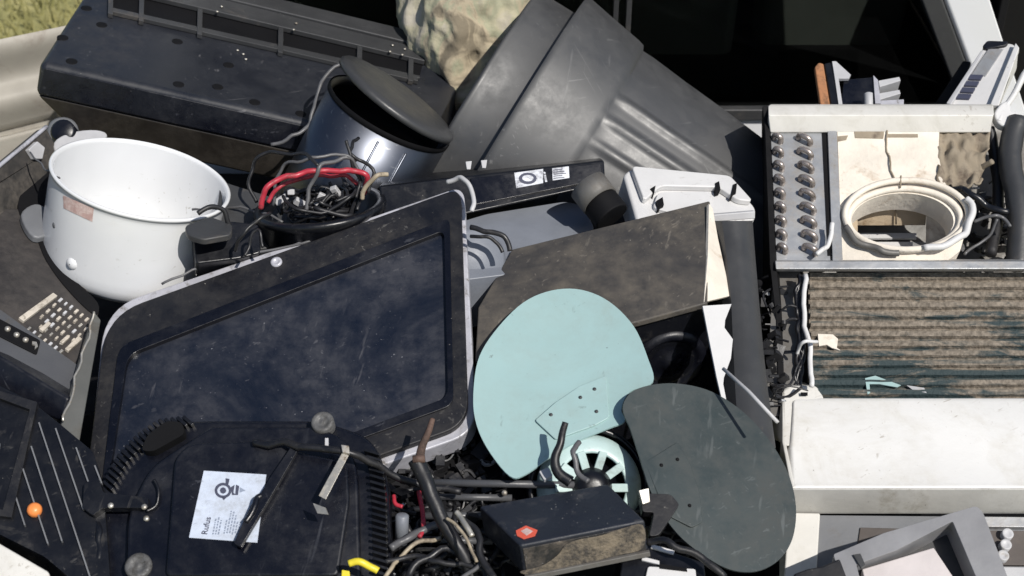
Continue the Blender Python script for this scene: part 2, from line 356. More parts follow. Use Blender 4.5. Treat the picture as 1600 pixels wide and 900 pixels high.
# ================================================================ SETTING
bm = bmesh.new(); bmesh.ops.create_grid(bm, x_segments=2, y_segments=2, size=150); g = mesh_from(bm, 'ground', GRASS); single(g, None, None, kind='structure')
bm = bmesh.new()      # tufts of dry grass beyond the truck
for i in range(14000):
    x = random.uniform(-4.6, -1.2); y = random.uniform(1.8, 6.5); h = random.uniform(.03, .11); a = random.uniform(0, 6.28); l = random.uniform(-.04, .04)
    dx, dy = math.cos(a)*.008, math.sin(a)*.008
    v = [bm.verts.new(p) for p in ((x-dx, y-dy, 0), (x+dx, y+dy, 0), (x+l, y+l*.6, h))]; bm.faces.new(v)
o = mesh_from(bm, 'grass', GRASS); single(o, 'dry yellowish grass beside the truck', 'grass', kind='stuff')

FOOTM = mat('foot_rubber', (.10, .10, .10), .5, dirt=(.04, .038, .035), damt=.38, dscale=50, bump=.4)
# ---- pickup truck
tr = thing('pickup_truck', 'white pickup truck whose open bed is heaped with scrap electronics', 'truck')
part(wbox('bed_floor', BEDM, -1.06, 1.12, -1.1, .93, .58, .62), tr)
part(wbox('tailgate', TRUCKW, -1.06, 1.12, -1.16, -1.11, .45, 1.0, .01), tr)
part(wbox('bed_side', TRUCKW, 1.13, 1.22, -1.1, .93, .45, 1.08, .02), tr)
part(wbox('bed_liner_side', BEDM, 1.115, 1.128, -1.09, .92, .62, 1.05), tr)
# left side: corrugated beige metal panel
bs = P(-60, 75, 3.22); be = P(180, 25, 3.45); al = (be-bs)
prof = []; NP = 60
for i in range(NP):
    t = i/(NP-1); z = -t*.34
    off = .020*math.sin(t*2*math.pi*2.6+.6)*(1 if t < .68 else .0) - .035*max(0, t-.6) - (.025 if .60 < t < .66 else 0)
    prof.append((off, z))
outn = Vector((0, -1, .55)).normalized(); dn = Vector((.10, -.12, -1)).normalized()
bm = bmesh.new()
f = [bs + outn*o_ + dn*(-z_) - al*1.2 for o_, z_ in prof]; bk = [p - outn*.06 for p in f][::-1]
add_extr(bm, f+bk, al*3.4)
o = mesh_from(bm, 'ribbed_side_panel', BEIGEM, True); auto_smooth(o, 40); part(o, tr)
part(wbox('bed_side', BEIGEM, -1.16, -1.08, -1.1, .93, .45, 1.02, .02), tr)
# cab
YC = .95
def cabq(px, py):  # point on cab back plane
    r = FW + RT*((px-800)/FPX) + UP*((450-py)/FPX); return CAM + r*((YC-CAM.y)/r.y)
zb = cabq(800, 186).z; zt = 1.95
xl = cabq(330, 0).x
A = cabq(1474, 0); B = cabq(1540, 178)      # slanted right window edge
def slx(z, base=(A, B)): a, b = base; return a.x + (z-a.z)*(b.x-a.x)/(b.z-a.z)
bm = bmesh.new()
def cabpoly(bm, pts, y0, y1):
    add_loopstack(bm, [[Vector((x, y0, z)) for x, z in pts], [Vector((x, y1, z)) for x, z in pts]])
xl2 = xl+.02
xr = slx(zb)+.14
# body ring round the window
def crect(x0, x1r, z0, z1, sl=0, off=0):
    return rrect([(x0, z0), (slx(z0)+off, z0), (slx(z1)+off, z1), (x0, z1)], .05, 5)
O_ = [(xl-.10, .45), (slx(.45)+.078, .45), (slx(zt)+.058, zt+.12), (xl-.02, zt+.12)]
outer = rrect(O_, .06, 5); inner = crect(xl+.02, 0, zb, zt)
def cabring(outer, inner, y0, y1, name, m, bev=.006):
    bm = bmesh.new()
    a0 = [bm.verts.new((x, y0, z)) for x, z in outer]; a1 = [bm.verts.new((x, y1, z)) for x, z in outer]
    b0 = [bm.verts.new((x, y0, z)) for x, z in inner]; b1 = [bm.verts.new((x, y1, z)) for x, z in inner]
    n = len(outer)
    for i in range(n):
        j = (i+1) % n
        for a, b in ((a0, b0), (b0, b1), (b1, a1), (a1, a0)): bm.faces.new((a[i], a[j], b[j], b[i]))
    return mesh_from(bm, name, m, False, bev)
part(cabring(outer, inner, YC, YC+.06, 'cab_back', TRUCKW, .012), tr)
win = part(cabring(crect(xl+.022, 0, zb+.002, zt-.002, off=-.002), crect(xl+.065, 0, zb+.03, zt-.04, off=-.05), YC-.012, YC+.03, 'window_frame', DKGREY, .006), tr)
bm = bmesh.new(); cabpoly(bm, crect(xl+.06, 0, zb+.025, zt-.035, off=-.045), YC+.008, YC+.013); part(mesh_from(bm, 'pane', GL), win)
bm = bmesh.new()
for px in (960, 980): 
    xx = cabq(px, 60).x; add_box(bm, Vector((xx, YC-.001, (zb+zt)/2)), Vector((.006, 0, 0)), Vector((0, .007, 0)), Vector((0, 0, (zt-zb)/2-.04)))
part(mesh_from(bm, 'window_divider', DKGREY, False, .002), win)
# cab interior
bm = bmesh.new()
for (x0, x1, z0, z1, y) in ((-.75, -.15, .9, 1.45, 1.35), (.05, .55, .9, 1.36, 1.35), (.62, .98, .9, 1.40, 1.4)):
    add_box(bm, Vector(((x0+x1)/2, y, (z0+z1)/2)), Vector(((x1-x0)/2, 0, 0)), Vector((0, .08, .02)), Vector((0, -.05, (z1-z0)/2)))
part(mesh_from(bm, 'seat_back', SEAT, False, .03, 3), tr)
bm = bmesh.new(); xR = slx(zb)+.12
add_loopstack(bm, [[Vector(p) for p in ((xl-.08, YC+.06, .45), (xl-.08, 2.6, .45), (xR, 2.6, .45), (xR, YC+.06, .45))], [Vector(p) for p in ((xl-.08, YC+.06, 1.1), (xl-.08, 2.6, 1.1), (xR, 2.6, 1.1), (xR, YC+.06, 1.1))]])
part(mesh_from(bm, 'cab_body', TRUCKW, False, .01), tr)
bm = bmesh.new()
add_loopstack(bm, [[Vector(p) for p in ((xl-.06, YC+.06, 2.02), (xl-.06, 2.5, 2.02), (xR-.2, 2.5, 2.02), (xR-.2, YC+.06, 2.02))], [Vector(p) for p in ((xl-.06, YC+.06, 2.08), (xl-.06, 2.5, 2.08), (xR-.2, 2.5, 2.08), (xR-.2, YC+.06, 2.08))]])
part(mesh_from(bm, 'roof', TRUCKW, False, .02), tr)
part(wbox('added_dark_deck_sheet', BLKD, xl-.02, xR-.02, YC+.065, 2.29, 1.101, 1.125), tr)  # black sheet added over the white deck to darken the cab
part(wbox('firewall', BLKD, xl-.02, xR-.02, 2.3, 2.4, 1.1, 2.02), tr)
part(wbox('side_window', BLKD, xl-.07, xl-.05, YC+.07, 2.3, 1.1, 2.01), tr)
part(wbox('side_window', BLKD, xR-.12, xR-.10, YC+.07, 2.3, 1.1, 2.01), tr)
for yy in (-.55, 1.9):
    for xx in (-1.12, 1.14):
        wh = lathe('wheel', BLKD, Vector((xx, yy, .37)), Vector((1, 0, 0)), [(-.11, .2), (-.11, .34), (-.08, .37), (.08, .37), (.11, .34), (.11, .2)], 40, cap0=True, cap1=True); part(wh, tr)
        part(lathe('rim', STEEL, Vector((xx, yy, .37)), Vector((1, 0, 0)), [(-.112, .05), (-.116, .19), (.116, .19), (.112, .05)], 24, cap0=True, cap1=True), wh)

# black parked vehicle wall beyond the right pillar
dk = thing('parked_van', 'dark van side seen right of the white pillar, upper right corner', 'van')
part(wbox('body', BLKD, 1.25, 3.1, 2.3, 6.0, .25, 2.3, .08), dk)
part(wbox('window', BLKG, 1.32, 2.9, 2.285, 2.298, 1.3, 1.95, .003), dk)
for yy in (2.8, 5.2): part(lathe('wheel', BLKD, Vector((1.27, yy, .36)), Vector((1, 0, 0)), [(-.04, .15), (-.04, .33), (0, .36), (.16, .36), (.2, .3)], 32, cap0=True, cap1=True), dk)

# ================================================================ LARGE BLACK PRINTER (upper left)
t = thing('printer', 'long black printer-like machine lying upside down at upper left, with a slotted edge', 'printer')
pf = [P(*q) for q in ((152, -45, 2.90), (62, 98, 2.58), (52, 147, 2.605), (92, 206, 2.665), (170, 150, 2.92))]
vec = P(700, 240, 2.66) - P(62, 98, 2.58)
# underside dusty, top and front: separate parts
TOPP = Plane((62, 98, 2.58), (152, -45, 2.90), (700, 240, 2.66))
bm = bmesh.new()
nrm = TOPP.n
inner_pf = [pf[0]-nrm*.0, pf[1], pf[2], pf[2]*.9+pf[4]*.1, pf[4]]
add_extr(bm, [pf[0], pf[1], pf[2], pf[2]+(pf[4]-pf[2])*.08, pf[4]], vec)
part(mesh_from(bm, 'body', NAVY, False, .013, 4), t)
bm = bmesh.new()
f0 = [pf[1]-nrm*.006, pf[2]+(pf[2]-pf[1])*-.06, pf[2]+(pf[4]-pf[2])*.02, pf[1]+(pf[0]-pf[1])*.01-nrm*.01]
off = (pf[2]-pf[1]).cross(vec).normalized(); off = off if off.dot(CAM-pf[1]) > 0 else -off
bm.free()
bm = bmesh.new(); a = vec*.012; q = [pf[1]+a-nrm*.007+off*.0025, pf[2]+a+nrm*.003+off*.0025, pf[2]+a-off*.004, pf[1]+a-nrm*.009-off*.004]
add_extr(bm, q, vec*.975); part(mesh_from(bm, 'front_panel', BLKG, False, .003), t)
bm = bmesh.new(); add_extr(bm, [pf[2]+(pf[1]-pf[2])*.02+vec*.005, pf[3]+vec*.05, pf[4]+vec*.03-nrm*.03, pf[4]+vec*.02], vec*.96)
part(mesh_from(bm, 'base_tray', mat('brown_stained_plastic', (.018, .015, .013), .5, dirt=(.055, .046, .036), damt=.3, dscale=7, dsharp=.4), False, .006), t)
for x, y in ((135, 13), (159, 39), (98, 59), (112, 96), (277, 65), (357, 102), (279, 132), (340, 136), (398, 160), (470, 178)):
    part(lathe('screw_hole', BLKD, TOPP.at(x, y, 0), nrm, [(-.004, .0105), (.0006, .0105), (.0008, .0095), (.0008, .001)], 16, cap1=True), t)
# slotted ridge
def tl(k, s):   # k 0..1 along length, s px offset from back edge line y = 75 at x=645
    x = 168+(655-168)*k; y = -44+ (x-150)*.245 + s; return x, y
ridge = [(158, -58), (668, 66), (662, 118), (588, 100), (172, 2), (150, -4)]
part(prism('ridge', DKGREY, TOPP, [(345, -12), (668, 66), (664, 84), (338, 6)], .0, .018, .003), t)
part(prism('rail', BLKD, TOPP, [(175, -30), (664, 86), (655, 122), (168, 12)], -.002, .0015), t)
part(prism('rail', DKGREY, TOPP, [(175, -34), (664, 86), (662, 104), (172, -12)], .0025, .014, .002), t)
part(prism('rail', DKGREY, TOPP, [(171, 18), (652, 128), (652, 133), (171, 24)], .001, .010, .001), t)
for x, y in ((172, 8), (220, 19), (311, 40), (437, 68), (560, 96), (640, 112)):
    part(prism('grille_bar', DKGREY, TOPP, [(x-3, y-22), (x+5, y-20), (x+4, y+22), (x-4, y+20)], .001, .011, .001), t)
part(prism('grille_bar', DKGREY, TOPP, [(172, 15), (655, 122), (655, 126), (172, 20)], .001, .006, .001), t)
for x, y in ((345, 22), (338, 30), (461, 48), (457, 58), (611, 82), (607, 92), (630, 88), (626, 97), (371, 80), (380, 86), (384, 94)):
    part(lathe('screw', SILVER, TOPP.at(x, y, .016 if y-(-44+(x-150)*.245) < 50 else .001), nrm, [(0, .0028), (.002, .0028), (.003, .001)], 10, cap0=True, cap1=True), t)
tube_ = tube('power_cable', GREYC, px3([(540, 95, 2.62), (505, 125, 2.6), (490, 165, 2.58), (480, 195, 2.56), (455, 214, 2.55), (425, 228, 2.55)]), .0035)
single(tube_, 'thin grey cable draped between the long black machine and the steel bin', 'cable')

# ================================================================ CAMO BAG
bm = bmesh.new(); bmesh.ops.create_icosphere(bm, subdivisions=6, radius=1)
c = P(748, 20, 2.98)
for v in bm.verts:
    p = v.co.copy(); f_ = noise.noise(p*1.3+Vector((3, 1, 7)))*.16 + noise.noise(p*3.1)*.08 + noise.turbulence(p*5+Vector((1, 2, 3)), 4, False)*.05
    pl_ = .03*math.sin(p.x*26 + 3*noise.noise(p*2))*max(0, p.z)
    cr_ = -abs(noise.noise(Vector((p.x*2.2+4, p.y*2.2, p.z*.9+2))))*.16 - abs(noise.noise(p*4.5+Vector((7, 7, 0))))*.06
    p = p*(1.06+f_+pl_*1.6+cr_)
    px_ = p.x*.155; pz = p.z*.22; py_ = p.y*.14
    v.co = c + RT*px_ + UP*pz + FW*py_
o = mesh_from(bm, 'cloth_sack', CAMO, True)
single(o, 'bulging camouflage cloth sack with vertical creases behind the big grey bin', 'sack')
o = prism('dark_board', DKGREY, Plane((650, 150, 2.92), (760, 170, 2.9), (660, 240, 2.8)), [(640, 130), (800, 150), (770, 290), (640, 270)], -.02, 0, .003)
single(o, 'dark grey board wedged under the camouflage sack', 'board')

# ================================================================ STEP BIN (steel with black lid)
t = thing('step_bin', 'round brushed steel waste bin with black lid, tipped over against long black machine', 'waste bin')
ax = W(-.48, .80, .36); c0 = P(610, 175, 2.56); k = 2.56/FPX
part(lathe('body', STEEL, c0, ax, [(.012, .110), (.0, .117), (0, .1196), (.30, .1157), (.30, .0)], 96), t)
part(lathe('inner_bucket', BLKD, c0, ax, [(.0, .117), (.05, .114), (.05, .001)], 48), t)
part(lathe('rim_band', BLKD, c0-ax*.004, ax, [(.002, .1205), (.006, .1215), (.012, .1208), (.013, .119)], 64), t)
ln = W(-.60, .76, .24); lc = P(620, 156, 2.53)
part(lathe('lid', DKGREY, lc, -ln, [(-.006, .114), (-.004, .121), (.003, .122), (.008, .117), (.0115, .10), (.014, .06), (.0145, .0)], 72, cap0=True), t)
part(lathe('base_ring', BLKD, c0+ax*.30, ax, [(0, .119), (.0, .122), (.03, .122), (.03, .05)], 48, cap1=True), t)
u_, v_ = basis(ax, W(1, .3, -.6))
for an in (.95, .5):
    d_ = (u_*math.cos(an)+v_*math.sin(an))
    part(tube('seam_or_glint', STEEL, [c0+ax*.02+d_*.1205, c0+ax*.29+d_*.1165], .0022, 6, 0), t)  # raised steel lines shaped as the highlights on the bin

# ================================================================ BIG GREY BIN
t = thing('trash_can', 'large scuffed dark grey plastic trash can lying tilted with ribs, in front of the cab', 'trash can')
ax = W(.855, .519, .03); D0 = 2.84; c0 = P(733, 179, D0); k = D0/FPX
def rf(s, r, th):
    s_ = s/k
    if s_ > 178:
        # groups of ribs
        f = (th/(2*math.pi)*4) % 1
        if 0.60 < f < 0.95: 
            return r + .006*max(0, math.sin((f-.60)/.35*math.pi*2*3.0)) * min(1, (s_-178)/8)
        return r
    return r + .0035*math.sin(th*3+1)
prof = [(-2, 205), (-4, 214), (0, 218), (4, 216), (20, 215), (60, 215), (63, 216)]
bm = bmesh.new(); add_lathe(bm, c0, ax, [(s*k, r*k) for s, r in prof], 240, rf); add_lathe(bm, c0, ax, [(s*k, r*k) for s, r in ((-2, 205), (60, 206), (300, 190), (520, 175))], 96)
part(mesh_from(bm, 'inner_liner', TUB, True), t)
prof = [(63, 214), (64, 244), (68, 246), (75, 245.5), (120, 238), (165, 231), (176, 228), (180, 223), (200, 222.5), (260, 217), (330, 212), (420, 204), (520, 196), (600, 189), (610, 184), (612, 60)]
bm = bmesh.new(); add_lathe(bm, c0, ax, [(s*k, r*k) for s, r in prof], 360, rf, cap1=True)
o = mesh_from(bm, 'body', TUBR, True); auto_smooth(o, 48); part(o, t)

# ================================================================ WHITE POT
t = thing('cooking_pot', 'deep white enamel pot without a lid, lit bright, left of the tangled wires', 'pot')
ax = W(-.29, .86, .43); c0 = P(221, 279, 2.36); k = 2.36/FPX; Rr = 135*k; Ht = 164*k
pr = [(0.000, Rr-.0025), (-.0035, Rr+.001), (-.002, Rr+.0045), (.002, Rr+.0045), (.004, Rr+.001), (.012, Rr), (Ht*.5, Rr*.995), (Ht*.8, Rr*.985), (Ht*.90, Rr*.955), (Ht*.97, Rr*.87), (Ht, Rr*.74), (Ht, 0)]
pi = [(0.0, Rr-.0025), (.004, Rr-.003), (Ht*.5, Rr*.995-.003), (Ht*.8, Rr*.985-.004), (Ht*.92, Rr*.92-.003), (Ht-.004, Rr*.70), (Ht-.004, 0)]
pu, pv = basis(ax, RT)
def dent(s, r, th):
    return r
bm = bmesh.new(); dn_ = lambda s_, r_, th_: r_ + .0022*noise.noise(Vector((math.cos(th_)*1.6, math.sin(th_)*1.6, s_*9)))*min(1, s_/.03 if s_ > 0 else 0)
add_lathe(bm, c0, ax, pr[:6]+[(Ht*.1+i_*Ht*.08, Rr*(1-.015*(i_/9)**2)) for i_ in range(10)]+pr[8:], 128, dn_); add_lathe(bm, c0, ax, pi, 128, dn_)
part(mesh_from(bm, 'body', WHITE, True), t)
def pot_at(px, py, extra=0):   # hit point on the pot side for a pixel: march along the ray
    r_ = (P(px, py, 1)-CAM)
    best = None; d_ = 1.9
    while d_ < 2.6:
        p = CAM + r_*d_; q = p-c0; s = q.dot(ax); rad = (q-ax*s)
        if rad.length < Rr*.99+extra and 0 < s < Ht: return p, rad.normalized(), s
        d_ += .0008
    return None
def pot_patch(name, m, pts, h):
    # curved sticker
    bm = bmesh.new(); NX, NY = 10, 5; V = {}
    (a, b, c_, d_) = pts
    for i in range(NX+1):
        for j in range(NY+1):
            u = i/NX; v = j/NY
            x = (a[0]*(1-u)+b[0]*u)*(1-v)+(d_[0]*(1-u)+c_[0]*u)*v; y = (a[1]*(1-u)+b[1]*u)*(1-v)+(d_[1]*(1-u)+c_[1]*u)*v
            h_ = pot_at(x, y); 
            if h_ is None: return None
            p, n_, s = h_; V[i, j] = bm.verts.new(c0+ax*s+n_*(Rr*1.0+h))
    for i in range(NX):
        for j in range(NY): bm.faces.new((V[i, j], V[i+1, j], V[i+1, j+1], V[i, j+1]))
    return mesh_from(bm, name, m, True)
o = pot_patch('sticker', PINKS, ((101, 305), (148, 324), (146, 346), (102, 325)), .0012)
if o: part(o, t)
h_ = pot_at(112, 412)
if h_:
    p, n_, s = h_; part(lathe('rivet', WHITE, c0+ax*s+n_*(Rr*.975), n_, [(-.004, .012), (.002, .011), (.006, .007), (.007, .001)], 20), t)
h_ = pot_at(86, 352)
if h_:
    p, n_, s = h_; part(lathe('rivet', MIDGREY, c0+ax*s+n_*(Rr*.98), n_, [(-.004, .006), (.003, .005), (.004, .001)], 16), t)
# inside rivet and handle
hp = pot_at(300, 375)
for sx in (0,):
    d_ = (pu*math.cos(-.55)+pv*math.sin(-.55))
bk = Plane((290, 345, 2.27), (372, 340, 2.27), (300, 400, 2.27))
part(prism('handle', DKGREY, Plane((290, 345, 2.27), (365, 340, 2.29), (296, 372, 2.23)), rrect([(288, 352), (330, 338), (364, 350), (362, 366), (318, 374), (292, 366)], 6, 3), -.012, 0, .003), t)

# ================================================================ WHITE CLOTH / light pieces behind pot
o = prism('crumpled_wrapper', LTGREY, Plane((90, 220, 2.5), (160, 205, 2.55), (110, 250, 2.48)), catmull([(84, 222), (110, 206), (150, 202), (168, 212), (130, 235), (95, 245)], 4, True), -.02, 0, .004)
single(o, 'pale crumpled scrap piece peeking out behind the white pot rim', 'scrap')
bm = bmesh.new(); add_lathe(bm, P(98, 205, 2.6), W(.2, -.3, -1), [(-.08, .026), (0, .028), (.006, .022), (.008, .001)], 24)
single(mesh_from(bm, 'scrap_disc', MIDGREY, True), 'round dull grey cap in the shade above the white pot', 'cap')

# ================================================================ DARK CONNECTOR BLOCK right of pot
t = thing('plug_adapter', 'small black power adapter with dusty grey top between white pot and wire tub', 'adapter')
pl = Plane((290, 345, 2.30), (365, 340, 2.32), (300, 405, 2.27))
part(prism('body', BLK, pl, rrect([(298, 352), (362, 345), (405, 350), (408, 395), (372, 404), (306, 412)], 6, 3), -.05, 0, .004), t)
part(tube('cord', RUBBER, px3([(360, 352, 2.28), (350, 332, 2.27), (330, 322, 2.26), (312, 332, 2.25)]), .004), t)
part(tube('cord', RUBBER, px3([(365, 395, 2.26), (378, 370, 2.25), (400, 345, 2.25), (425, 330, 2.27)]), .003), t)
part(tube('cord', RUBBER, px3([(385, 400, 2.25), (392, 372, 2.25), (404, 360, 2.25), (412, 385, 2.25)]), .0025), t)

# ================================================================ WIRE TUB
t = thing('wire_tub', 'shallow round black plastic tub above the big screen panel, holding cables', 'tub')
ax = W(.08, .93, .36); c0 = P(500, 322, 2.40); k = 2.40/FPX
prof = [(0, 88), (-3, 92), (-3, 102), (2, 104), (9, 102), (12, 98), (60, 88), (110, 78), (112, 0)]
bm = bmesh.new(); add_lathe(bm, c0, ax, [(s*k, r*k) for s, r in prof], 72); add_lathe(bm, c0, ax, [(s*k, r*k) for s, r in ((0, 88), (50, 80), (52, 0))], 72)
part(mesh_from(bm, 'body', BLK, True), t)
def loopw(name, m, pts, r, lab, cat='cable', grp=None):
    return single(tube(name, m, px3(pts), r), lab, cat, grp)
loopw('cable', RED, [(408, 325, 2.33), (414, 300, 2.32), (432, 282, 2.32), (470, 270, 2.33), (520, 266, 2.34), (560, 268, 2.35), (574, 282, 2.36), (566, 304, 2.38)], .0048, 'thick red cable arching over the black tub of wires')
loopw('cable', RED, [(420, 318, 2.35), (440, 292, 2.35), (480, 277, 2.36), (530, 274, 2.37), (558, 286, 2.38)], .0035, 'thin red cable tucked behind the thick red one')
loopw('cable', PALEW, [(566, 312, 2.36), (574, 290, 2.35), (585, 276, 2.34), (604, 273, 2.35)], .004, 'short cream coloured cable sticking out of the black tub')
cab = [([(400, 315), (392, 280), (402, 250), (430, 238), (470, 240), (500, 260)], .003, RUBBER),
       ([(425, 320), (440, 260), (480, 250), (530, 240), (560, 262), (570, 300)], .0028, GREYC),
       ([(480, 330), (484, 290), (500, 262), (530, 246), (556, 250)], .0035, GREYC),
       ([(540, 220), (548, 250), (562, 280), (556, 310)], .003, RUBBER),
       ([(300, 330), (350, 325), (400, 330), (440, 345)], .0022, GREYC)]
lb = ['thin black wire rising in a high loop at the left of the tub', 'thin grey wire looping widest over the tub', 'grey wire bent upright in the middle of the tub',
      'stiff black wire end sticking up at the right of the tub', 'thin grey wire running from the white pot to the tub']
for (pts, r, m), l in zip(cab, lb):
    loopw('cable', m, [(x, y, 2.33+.0006*abs(x-500)) for x, y in pts], r, l)
bm = bmesh.new()
for i in range(26):
    a = random.uniform(0, 6.28); rr = random.uniform(.2, .85)
    q = []
    for j in range(5):
        a += random.uniform(.3, 1.1); rr2 = rr*random.uniform(.7, 1.1)
        u, v = basis(ax); q.append(c0 + (u*math.cos(a)+v*math.sin(a))*88*k*rr2 - ax*random.uniform(-.02, .03))
    add_tube(bm, q, random.choice((.0022, .003, .0042)), 6, 5)
single(mesh_from(bm, 'cable_tangle', RUBBER, True), 'tangle of black wires filling the black tub', 'cables', kind='stuff')
bm = bmesh.new()
for i, (x, y) in enumerate(((500, 312), (470, 318), (455, 300), (440, 312), (525, 300))):
    c_ = P(x, y, 2.375+.004*i); e = [W(random.random(), random.random()-.5, random.random()-.5) for _ in range(1)][0]; u, v = basis(e)
    add_box(bm, c_, e*.012, u*.006, v*.005)
single(mesh_from(bm, 'plug', LTGREY, False, .002), 'small pale plugs lying among the wires in the tub', 'plugs')
loopw('cable', RUBBER, [(560, 215, 2.4), (545, 240, 2.36), (580, 262, 2.36), (578, 300, 2.36)], .003, 'black wire looped at the foot of the steel bin')

# grey tray under the tub
o = prism('metal_tray', DKGREY, Plane((350, 290, 2.45), (480, 330, 2.46), (350, 400, 2.34)), [(345, 282), (440, 312), (470, 380), (330, 400)], -.03, 0, .003)
single(o, 'dull grey tray lying under the black tub beside the white pot', 'tray')

# ================================================================ MONITOR
t = thing('television', 'big flat television lying face up with a dusty dark screen and worn silver edge', 'television')
MP = Plane((165, 485, 2.24), (730, 285, 2.36), (738, 672, 2.08))
out = [(158, 478), (728, 281), (742, 655), (600, 706), (118, 880)]
def shr(pts, r): return rrect(pts, r, 8)
quad_o = [(160, 474), (724, 282), (744, 668), (118, 890)]
quad_b = [(166, 492), (720, 292), (732, 662), (118, 882)]
quad_i = [(196, 548), (698, 352), (704, 628), (158, 830)]
rads = [60, 24, 40, 40]
part(prism('back_shell', TRIM, MP, shr(quad_o, rads), -.05, -.012, .003), t)
part(ring('bezel', BLKDIRTY, MP, shr(quad_b, rads), shr(quad_i, [22, 12, 16, 16]), -.0125, .0, .0025), t)
part(ring('inner_lip', BLKG, MP, shr([(186, 542), (703, 342), (709, 634), (150, 838)], [22, 12, 16, 16]), shr([(200, 556), (694, 362), (700, 622), (160, 824)], [22, 12, 16, 16]), -.012, .0035, .001), t)
part(prism('screen', SCREEN, MP, shr(quad_i, [22, 12, 16, 16]), -.012, -.005), t)
part(lathe('screw', TRIM, MP.at(432, 410, .0), MP.n, [(-.001, .0095), (.003, .009), (.0035, .005), (.0015, .004), (.0015, .001)], 20, cap1=True), t)
part(tube('cord', GREYC, [MP.at(250, 440, -.01), MP.at(330, 408, -.006), MP.at(470, 372, -.01), MP.at(560, 340, -.02)], .0022), t)
# torn plastic scrap at the upper right corner
o = tube('twine', LTGREY, px3([(700, 284, 2.34), (722, 276, 2.33), (732, 290, 2.32), (737, 306, 2.31), (739, 330, 2.3)]), .004)
single(o, 'pale frayed cord hanging over the upper right corner of the television', 'cord')
# loose grey strip left of the television
o = prism('side_strip', OLIVE, Plane((150, 490, 2.2), (160, 500, 2.2), (100, 690, 2.04)), [(147, 486), (158, 500), (122, 706), (90, 684)], -.012, 0, .002)
single(o, 'long narrow dark grey plastic strip beside the left edge of the television', 'strip')
o = tube('edge_trim', SILVER, px3([(148, 484, 2.19), (140, 520, 2.165), (118, 590, 2.11), (98, 660, 2.05)]), .0018)
single(o, 'thin bright metal edging along the dark grey strip', 'trim')

# ================================================================ OFFICE MACHINE (left)
t = thing('office_phone', 'black desk fax machine with pale keys at left edge, below the white pot', 'fax machine')
FP = Plane((0, 340, 2.34), (150, 480, 2.28), (0, 560, 2.12))
part(prism('body', mat('brown_dusted_black', (.020, .018, .018), .6, dirt=(.055, .048, .044), damt=.42, dscale=9, dsharp=.4), FP, rrect([(-120, 320), (60, 326), (112, 420), (158, 480), (112, 592), (-120, 460)], 10, 4), -.06, 0, .005), t)
part(prism('front_edge', FXG, FP, rrect([(-110, 420), (0, 488), (72, 540), (128, 580), (108, 618), (-20, 560), (-110, 500)], 8, 4), -.03, .006, .006, 3), t)
part(prism('lower_lip', BLKG, Plane((0, 560, 2.10), (105, 625, 2.08), (0, 610, 2.10)), [(-100, 505), (0, 556), (108, 622), (98, 660), (0, 622), (-100, 570)], -.04, 0, .005), t)
part(prism('display', BLKD, FP, rrect([(-60, 470), (0, 505), (62, 538), (56, 560), (0, 532), (-60, 500)], 4, 3), .004, .0085, .001), t)
for x, y in ((10, 521), (24, 530), (38, 538)):
    part(lathe('button', SILVER, FP.at(x, y, .0085), FP.n, [(0, .0045), (.003, .0045), (.005, .002)], 14, cap1=True), t)
part(prism('button', SILVER, FP, [(48, 541), (55, 542), (57, 549), (52, 553), (53, 547), (48, 545)], .0085, .011), t)
part(prism('key_bar', KEYW, FP, [(28, 500), (82, 461), (89, 466), (36, 506)], 0, .006, .001), t)
part(prism('recess_shade', BLKD, FP, [(q_.x, q_.y) for q_ in catmull([Vector(v_) for v_ in ((66, 262), (96, 262), (92, 380), (112, 432), (152, 474), (146, 492), (104, 452), (72, 408), (56, 372), (34, 344), (30, 310))], 4, True)], .0, .002), t)  # black sheet just above the surface, standing for the cavity's shade
n = 0
for i in range(7):
    for j in range(6):
        x = 94 + i*8.2 - j*9.8; y = 470 + i*6.2 + j*9.0
        if x > 148 or y > 560 or random.random() < .08: continue
        s = random.uniform(2.6, 3.6)
        part(prism('key', random.choice((KEYW, KEYW, LTGREY, SILVER)), FP, [(x-s*1.3, y+s*.4), (x+s*.2, y-s), (x+s*1.3, y-s*.3), (x-s*.1, y+s)], 0, random.uniform(.003, .006), .0008), t); n += 1
for q in ([(100, 549), (121, 529), (127, 534), (106, 553)], [(60, 518), (74, 506), (79, 510), (66, 522)], [(92, 538), (104, 527), (108, 531), (97, 541)]):
    part(prism('key', KEYW, FP, q, .001, .007, .001), t)
# raised cover
cp = Plane((0, 262, 2.36), (72, 200, 2.48), (10, 330, 2.36))
part(prism('cover', mat('grimy_cover', (.022, .022, .022), .5, dirt=(.08, .07, .06), damt=.45, dscale=12, dsharp=.3), cp, [(-120, 360), (-120, 362), (0, 260), (72, 200), (88, 230), (62, 300), (24, 345), (-60, 372)], -.02, 0, .004), t)
part(tube('cover_edge', TRIM, [cp.at(-60, 308, .001), cp.at(0, 258, .001), cp.at(40, 225, .001), cp.at(72, 198, .001)], .0035, 8, 3), t)
part(tube('hinge_wire', GREYC, px3([(48, 240, 2.38), (62, 255, 2.36), (78, 270, 2.33), (92, 280, 2.3)]), .0015), t)
part(prism('latch', LTGREY, cp, [(38, 235), (52, 222), (64, 232), (60, 250), (48, 250)], .0, .01, .002), t)
o = prism('plastic_lump', MIDGREY, FP, catmull([(30, 345), (52, 328), (75, 340), (80, 370), (50, 380)], 4, True), 0, .015, .004)
single(o, 'small lump of grey plastic on the dusty black fax machine beside the pot', 'scrap')
o = lathe('rubber_disc', BLKG, P(98, 205, 2.52), W(0, -.2, -1), [(-.05, .02), (0, .022), (.003, .018), (.003, 0)], 20)
single(o, 'black round rubber disc in shade at the end of the long black machine', 'disc')

